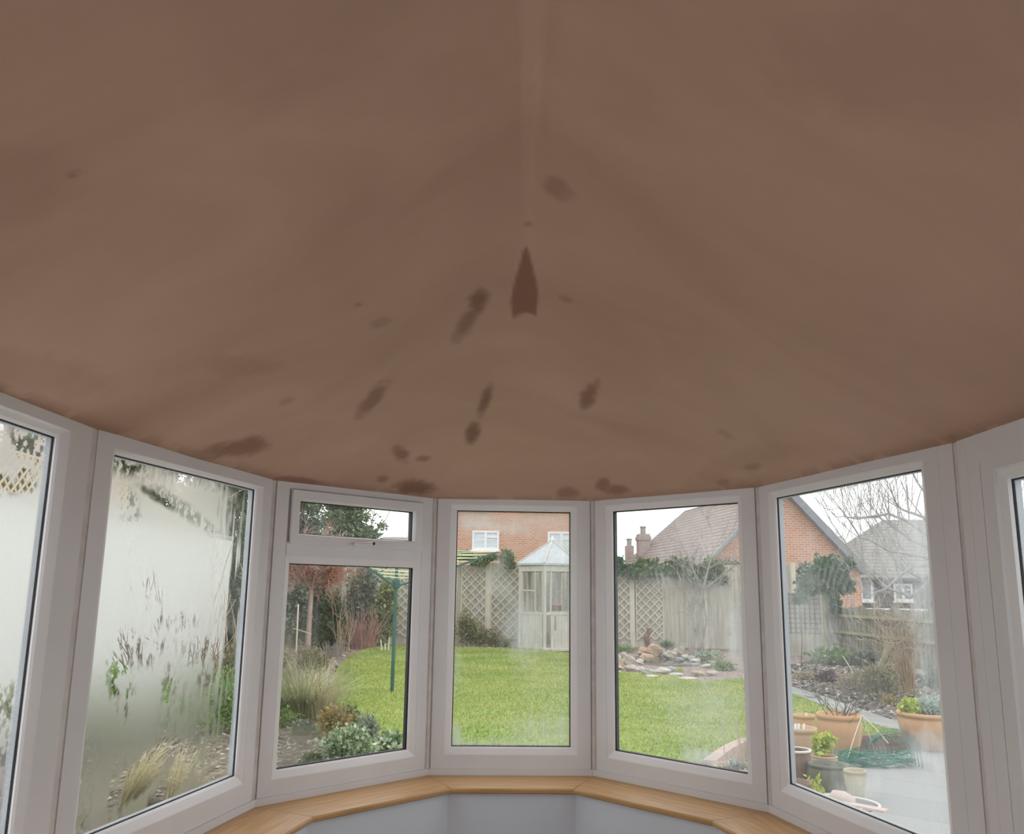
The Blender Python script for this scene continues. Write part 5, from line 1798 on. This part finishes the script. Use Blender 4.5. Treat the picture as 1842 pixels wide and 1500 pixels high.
for k in range(7):
    a = -.4 + .35 * k
    MB().tube([(.02 + .05 * k, -.06, .02), (.05 + .07 * k, -.09, .08 + .05 * (k % 3)), (.10 + .09 * k, -.08, .04 + .03 * (k % 2))], [.03, .02, .006], 6).build('root', MAT['tan'], t)
sp = thing('sapling', 'thin pale sapling with a few bare side shoots before the low fence', 'sapling', base_at(1577, 1204), 0)
segs = []
rng = np.random.default_rng(33)
grow((0, 0, -.03), (0, 0, 1), 1.55, .014, 2, rng, segs, .9, .1, 4, .03, .5)
twigs('stem', segs, MAT['twig_grey'], sp, 5, .005)
o = MB().tube([(0, 0, -.03), (-.32, .0, .5)], [.012, .009], 7).build('garden_cane', MAT['cane'], None, loc=base_at(1555, 1238))
tag(o, 'slim pale cane leaning in the soil bed', 'cane')
o = MB().tube([(0, 0, -.03), (.05, 0, .55), (.06, 0, 1.1)], [.010, .009, .006], 7).build('garden_cane', MAT['twig_dark'], None, loc=base_at(1441, 1200))
tag(o, 'thin dark cane in front of the mesh panel', 'cane')

# big bare tree at the right
b0 = Vector((D(1705, 1200, 13.2).x, 13.2, BED_Z))
t = thing('bare_tree', 'large bare winter tree beside the door, its branches reaching left over the grey roof', 'tree', b0, 0)
rng = np.random.default_rng(77)


def P13(px, py, dy=0.0):
    return D(px, py, 13.2 + dy) - b0


segs = [([(0, 0, -.05), (0, 0, .8), P13(1700, 1010)], [.13, .11, .095])]
limbs = [[(1700, 1010), (1660, 1040), (1615, 1020), (1585, 960)], [(1700, 1000), (1640, 970), (1580, 930), (1520, 932)], [(1700, 990), (1640, 940), (1600, 925), (1545, 930), (1505, 930)],
         [(1700, 985), (1660, 930), (1620, 915), (1600, 870)], [(1700, 980), (1690, 920), (1650, 870), (1620, 820)], [(1700, 1020), (1640, 1075), (1590, 1050), (1540, 1010), (1478, 905)],
         [(1700, 1015), (1655, 1000), (1600, 990), (1545, 965), (1500, 900)], [(1700, 970), (1700, 880), (1680, 800)], [(1700, 1005), (1640, 1020), (1590, 1060), (1555, 1075)],
         [(1700, 975), (1740, 900), (1760, 800)], [(1700, 985), (1760, 940), (1830, 860), (1860, 780)], [(1700, 1000), (1770, 1000), (1850, 930)]]
for li, L in enumerate(limbs):
    dys = np.linspace(0, rng.normal() * 1.1, len(L))
    pts = [P13(x, y, d) for (x, y), d in zip(L, dys)]
    fine = []
    for a, b_ in zip(pts[:-1], pts[1:]):
        for q in range(3):
            fine.append(a.lerp(b_, q / 3) + Vector(rng.normal(size=3) * .012))
    fine.append(pts[-1])
    rad = np.linspace(.034, .006, len(fine))
    segs.append((fine, list(rad)))
    for q in range(3, len(fine)):
        for k in range(2 if q > 4 else 1):
            d = (fine[q] - fine[q - 1]).normalized()
            grow(fine[q], d * .5 + Vector((rng.normal() * .5, rng.normal() * .5, .75)), .62, max(.005, rad[q] * .45), 2, rng, segs, .45, .16, 2, .08, .6)
twigs('trunk', segs, MAT['twig_grey'], t, 5, .0028)

# ---- edging of the raised lawn
for k in range(7):
    a = [Vector(e) for e in edge]
    f = k / 7 * (len(a) - 1)
    f2 = (k + 1) / 7 * (len(a) - 1)
    p = a[int(f)].lerp(a[min(int(f) + 1, 4)], f - int(f)); q = a[min(int(f2), 3)].lerp(a[min(int(f2), 3) + 1], f2 - min(int(f2), 3))
    d = (q - p); L = d.length; n = Vector((d.y, -d.x)).normalized()
    m = p + n * .065
    poly = [tuple(p + n * .012 + d * .02), tuple(q + n * .012 - d * .02), tuple(q + n * .125 - d * .02), tuple(p + n * .125 + d * .02)]
    o = MB().prism([(x - m.x, y - m.y) for x, y in poly], 0, LAWN_Z + .045 - PATIO_Z).build('brick', MAT['brick_pink'], None, loc=(m.x, m.y, PATIO_Z))
    tag(o, ['pink edging brick at the left end of the curved lawn edge', 'second pink edging brick from the left of the curve', 'third pink edging brick from the left of the curve',
            'pink edging brick in the middle of the curve', 'third pink edging brick from the right of the curve', 'second pink edging brick from the right of the curve',
            'pink edging brick at the right end of the curve'][k], 'brick', 'bricks of the curved lawn edge')
a, b_ = Vector((*sl0, 0)), Vector((*sl1, 0))
d = (b_ - a).normalized(); n = Vector((d.y, -d.x, 0))
o = MB().beam((0, 0, 0), (b_ - a), .10, LAWN_Z + .012 - PATIO_Z).build('timber_sleeper', MAT['sleeper'], None, loc=a + n * .062 + Vector((0, 0, (LAWN_Z + .012 + PATIO_Z) / 2)))
tag(o, 'dark timber sleeper holding the lawn edge behind the wire netting', 'timber sleeper')

# ---- pots on the patio
def pot(label, px, py_rim, py_base, wpx, mat, seed, z=PATIO_Z, bulge=.06, taper=.72, soil=True, rim=True, plant=None, rim_mat=None, name='plant_pot', yoff=0, hfix=None):
    b = G(px, py_base, z)
    y = b.y
    r = wpx / 2 / FOC * y
    # the base circle's front edge is what the photo shows, so the centre lies a little further back
    cy = y + r * taper * .8
    cx = D(px, py_base, cy).x
    h = hfix or (py_base - py_rim) / FOC * y * 1.0
    r = wpx / 2 / FOC * cy
    prof = [(0, 0), (r * taper, 0), (r * (taper + .10), h * .18), (r * (taper + .20 + bulge), h * .5), (r * (.96 + bulge * .3), h * .80), (r * .93, h * .87)]
    if rim:
        prof += [(r * .99, h * .885), (r * 1.02, h * .94), (r * .99, h * .99), (r * .95, h * 1.0), (r * .86, h * .98), (r * .84, h * .86)]
    else:
        prof += [(r * .97, h), (r * .90, h), (r * .86, h * .86)]
    prof += [(0, h * .86)] if soil else [(r * .8, h * .5), (0, h * .1)]
    o = MB().lathe(prof, 36).build(name, MAT[mat], None, smooth=True, loc=(cx, cy, z))
    tag(o, label, 'plant pot', 'pots on the patio')
    if rim_mat:
        rr = MB().lathe([(r * .97, h * .94), (r * 1.04, h * .955), (r * 1.04, h * 1.02), (r * .93, h * 1.02), (r * .92, h * .95), (r * .97, h * .94)], 36)
        rr.build('rim', MAT[rim_mat], o, smooth=True)
    if soil:
        MB().lathe([(0, h * .875), (r * .845, h * .872), (r * .845, h * .862)], 24).build('soil', MAT['soil'], o)
    o['r'] = r
    return o, r, h


def done(o):
    if 'r' in o:
        del o['r']


def sprigs(parent, r, h, n, length, mat, seed, kids=3, rad=.006, spread=.5, levels=2, name='stems'):
    rng = np.random.default_rng(seed)
    segs = []
    for k in range(n):
        a = rng.random() * 2 * PI
        rr = r * .5 * math.sqrt(rng.random())
        grow((rr * math.cos(a), rr * math.sin(a), h * .85), (math.cos(a) * spread, math.sin(a) * spread, 1), length * (.6 + .6 * rng.random()), rad, levels, rng, segs, .6, .08, kids, .12)
    return twigs(name, segs, MAT[mat], parent, 4, rad * .4)


o, r, h = pot('large terracotta pot with a bare dark shrub, in front of the lawn edge', 1513, 1293, 1361, 75, 'terracotta', 1)
sprigs(o, r, h, 9, .36, 'twig_dark', 3, 4, .005, .8); done(o)
o, r, h = pot('widest terracotta pot, with a blue-grey dome plant, at the right of the patio', 1676, 1290, 1352, 104, 'terracotta', 2, taper=.66)
foliage('dome_plant', [(r * .12, 0, h * .98, r * .74, r * .7, .19, 2400)], .055, .018, LF['pale_blue'], o, 4, .3)
foliage('trailing_plant', [(-r * .66, -.05, h * 1.08, .14, .14, .12, 800)], .045, .026, LF['bright'], o, 5); done(o)
o, r, h = pot('small terracotta pot behind the others beside the window edge', 1448, 1291, 1335, 38, 'terracotta', 3)
o2 = MB().beam((0, -r * .7, h * .75), (0, -r * .72, h * 1.1), .025, .004, (0, 1, 0)).build('plant_label', MAT['white'], o); done(o)
o, r, h = pot('worn terracotta pot with white plant labels at the left of the pots', 1443, 1317, 1380, 56, 'terracotta_worn', 4)
for dx in (-.08, -.05, .0):
    MB().beam((dx, -r * .5, h * .8), (dx + .012, -r * .52, h * 1.12), .022, .004, (0, 1, 0)).build('plant_label', MAT['white'], o)
done(o)
o, r, h = pot('brown pot with a pale rim, nearest the window edge on the left', 1436, 1357, 1412, 46, 'pot_brown', 5, rim_mat='rim_white', rim=False, soil=True); done(o)
o, r, h = pot('terracotta pot holding a bright green leafy plant', 1485, 1364, 1395, 42, 'terracotta_worn', 6)
foliage('leafy_plant', [(-.02, 0, h + .09, .10, .10, .10, 260), (.05, 0, h + .13, .07, .07, .06, 90), (-.05, 0, h + .05, .06, .06, .05, 80)], .075, .035, LF['bright'], o, 6); done(o)
o, r, h = pot('big dark green glazed pot in front of the leafy plant', 1492, 1382, 1424, 68, 'pot_green', 7, taper=.8); done(o)
o, r, h = pot('buff ribbed pot, foremost on the patio', 1541, 1392, 1440, 37, 'pot_stone', 8, taper=.62, soil=False); done(o)
o, r, h = pot('brown pot half hidden at the bottom of the window beside the yellow-green plant', 1436, 1415, 1470, 50, 'pot_brown', 9)
done(o)
low('yellow_plant', 'yellow-green feathery plant low at the window corner by the tray', 1464, 1449, 26, .22, 'bright', 131, 500, .04, .015, z=PATIO_Z)
o, r, h = pot('wide terracotta bowl with thin bare stems beside the curved bricks', 1330, 1388, 1440, 84, 'terracotta_worn', 10, taper=.7)
sprigs(o, r, h, 8, .42, 'twig_tan', 13, 2, .005, .25)
foliage('grey_plant', [(0, 0, h * .95, r * .6, r * .6, .06, 420)], .03, .012, LF['blue'], o, 14); done(o)

# shallow pink tray on a dark plinth
c = G(1518, 1445, PATIO_Z + .30)
t = thing('pink_tray', 'pale pink oval tray with a rounded pink lump, on a dark plinth by the window', 'tray', (c.x, c.y, PATIO_Z), -.75)
MB().lathe([(0, 0), (.13, 0), (.11, .05), (.08, .20), (.10, .27), (0, .27)], 20).build('plinth', MAT['slate'], t, True)
o = MB().lathe([(0, .27), (.16, .272), (.215, .30), (.215, .306), (.205, .305), (.15, .285), (0, .282)], 32).build('dish', MAT['slate'], t, True)
o.scale = (1, .8, 1)
o = MB().tube([(.218 * math.cos(a), .218 * .8 * math.sin(a), .308) for a in np.linspace(0, 2 * PI, 33)], .009, 8, caps=False).build('rim', MAT['rim_white'], t, True)
MB().tube([(-.10, .02, .318), (-.07, .02, .326), (0, .0, .328), (.06, -.02, .322), (.08, -.03, .315)], [.012, .042, .046, .036, .012], 12).build('lump', MAT['pink'], t, True)
MB().beam((-.30, -.05, .318), (.30, -.09, .318), .075, .014).build('lath', MAT['pink'], t)

# heap of green wire netting with an arch of plastic-coated wire
c = G(1577, 1375, PATIO_Z)
t = thing('wire_cloche', 'tangled green wire cloche lying on the patio in front of the sleeper', 'wire cloche', c, 0)
rng = np.random.default_rng(44)
mb = MB()
for k in range(5):
    f = k / 4
    pts = []
    for j in range(11):
        th = PI * j / 10
        pts.append((.10 + .08 * f + .27 * math.cos(th) * (1 - .22 * f), -.17 + .34 * f, .36 * max(0, math.sin(th)) ** .8 * (1 - .42 * f)))
    mb.tube(pts, .0042, 5)
mb.build('arch', MAT['wire'], t)
mb = MB()
for k in range(16):
    rx, ry, zz = .30 + .1 * rng.random(), .14 + .08 * rng.random(), .01 + .10 * rng.random()
    ph = rng.random() * 6
    pts = [(-.02 + rx * math.cos(a + ph), .0 + ry * math.sin(a + ph), zz + .03 * math.sin(3 * a + ph)) for a in np.linspace(0, 5.2, 22)]
    mb.tube(pts, .0045, 4)
for k in range(26):
    x0, y0 = rng.uniform(-.36, .34), rng.uniform(-.2, .2)
    mb.tube([(x0, y0, .01 + .08 * rng.random()), (x0 + rng.normal() * .12, y0 + rng.normal() * .1, .03 + .08 * rng.random())], .004, 4)
mb.build('netting', MAT['wire'], t)
mb = MB()
for k in range(5):
    rr = .06 + .012 * k
    mb.tube([(-.02 + .03 * k + rr * math.cos(a), .02, .12 + rr * 1.4 * math.sin(a)) for a in np.linspace(0, 2 * PI, 16)], .004, 4)
mb.build('rusty_coil', MAT['rust'], t)
mb = MB()
apx = (-.09, .06, .45)
for e in ((-.30, -.02, .02), (.06, .12, .02), (-.1, .2, .02), (.12, -.02, .2)):
    mb.tube([apx, ((apx[0] + e[0]) / 2, (apx[1] + e[1]) / 2, (apx[2] + e[2]) / 2 + .01), e], .005, 5)
mb.build('support_legs', MAT['cane'], t)
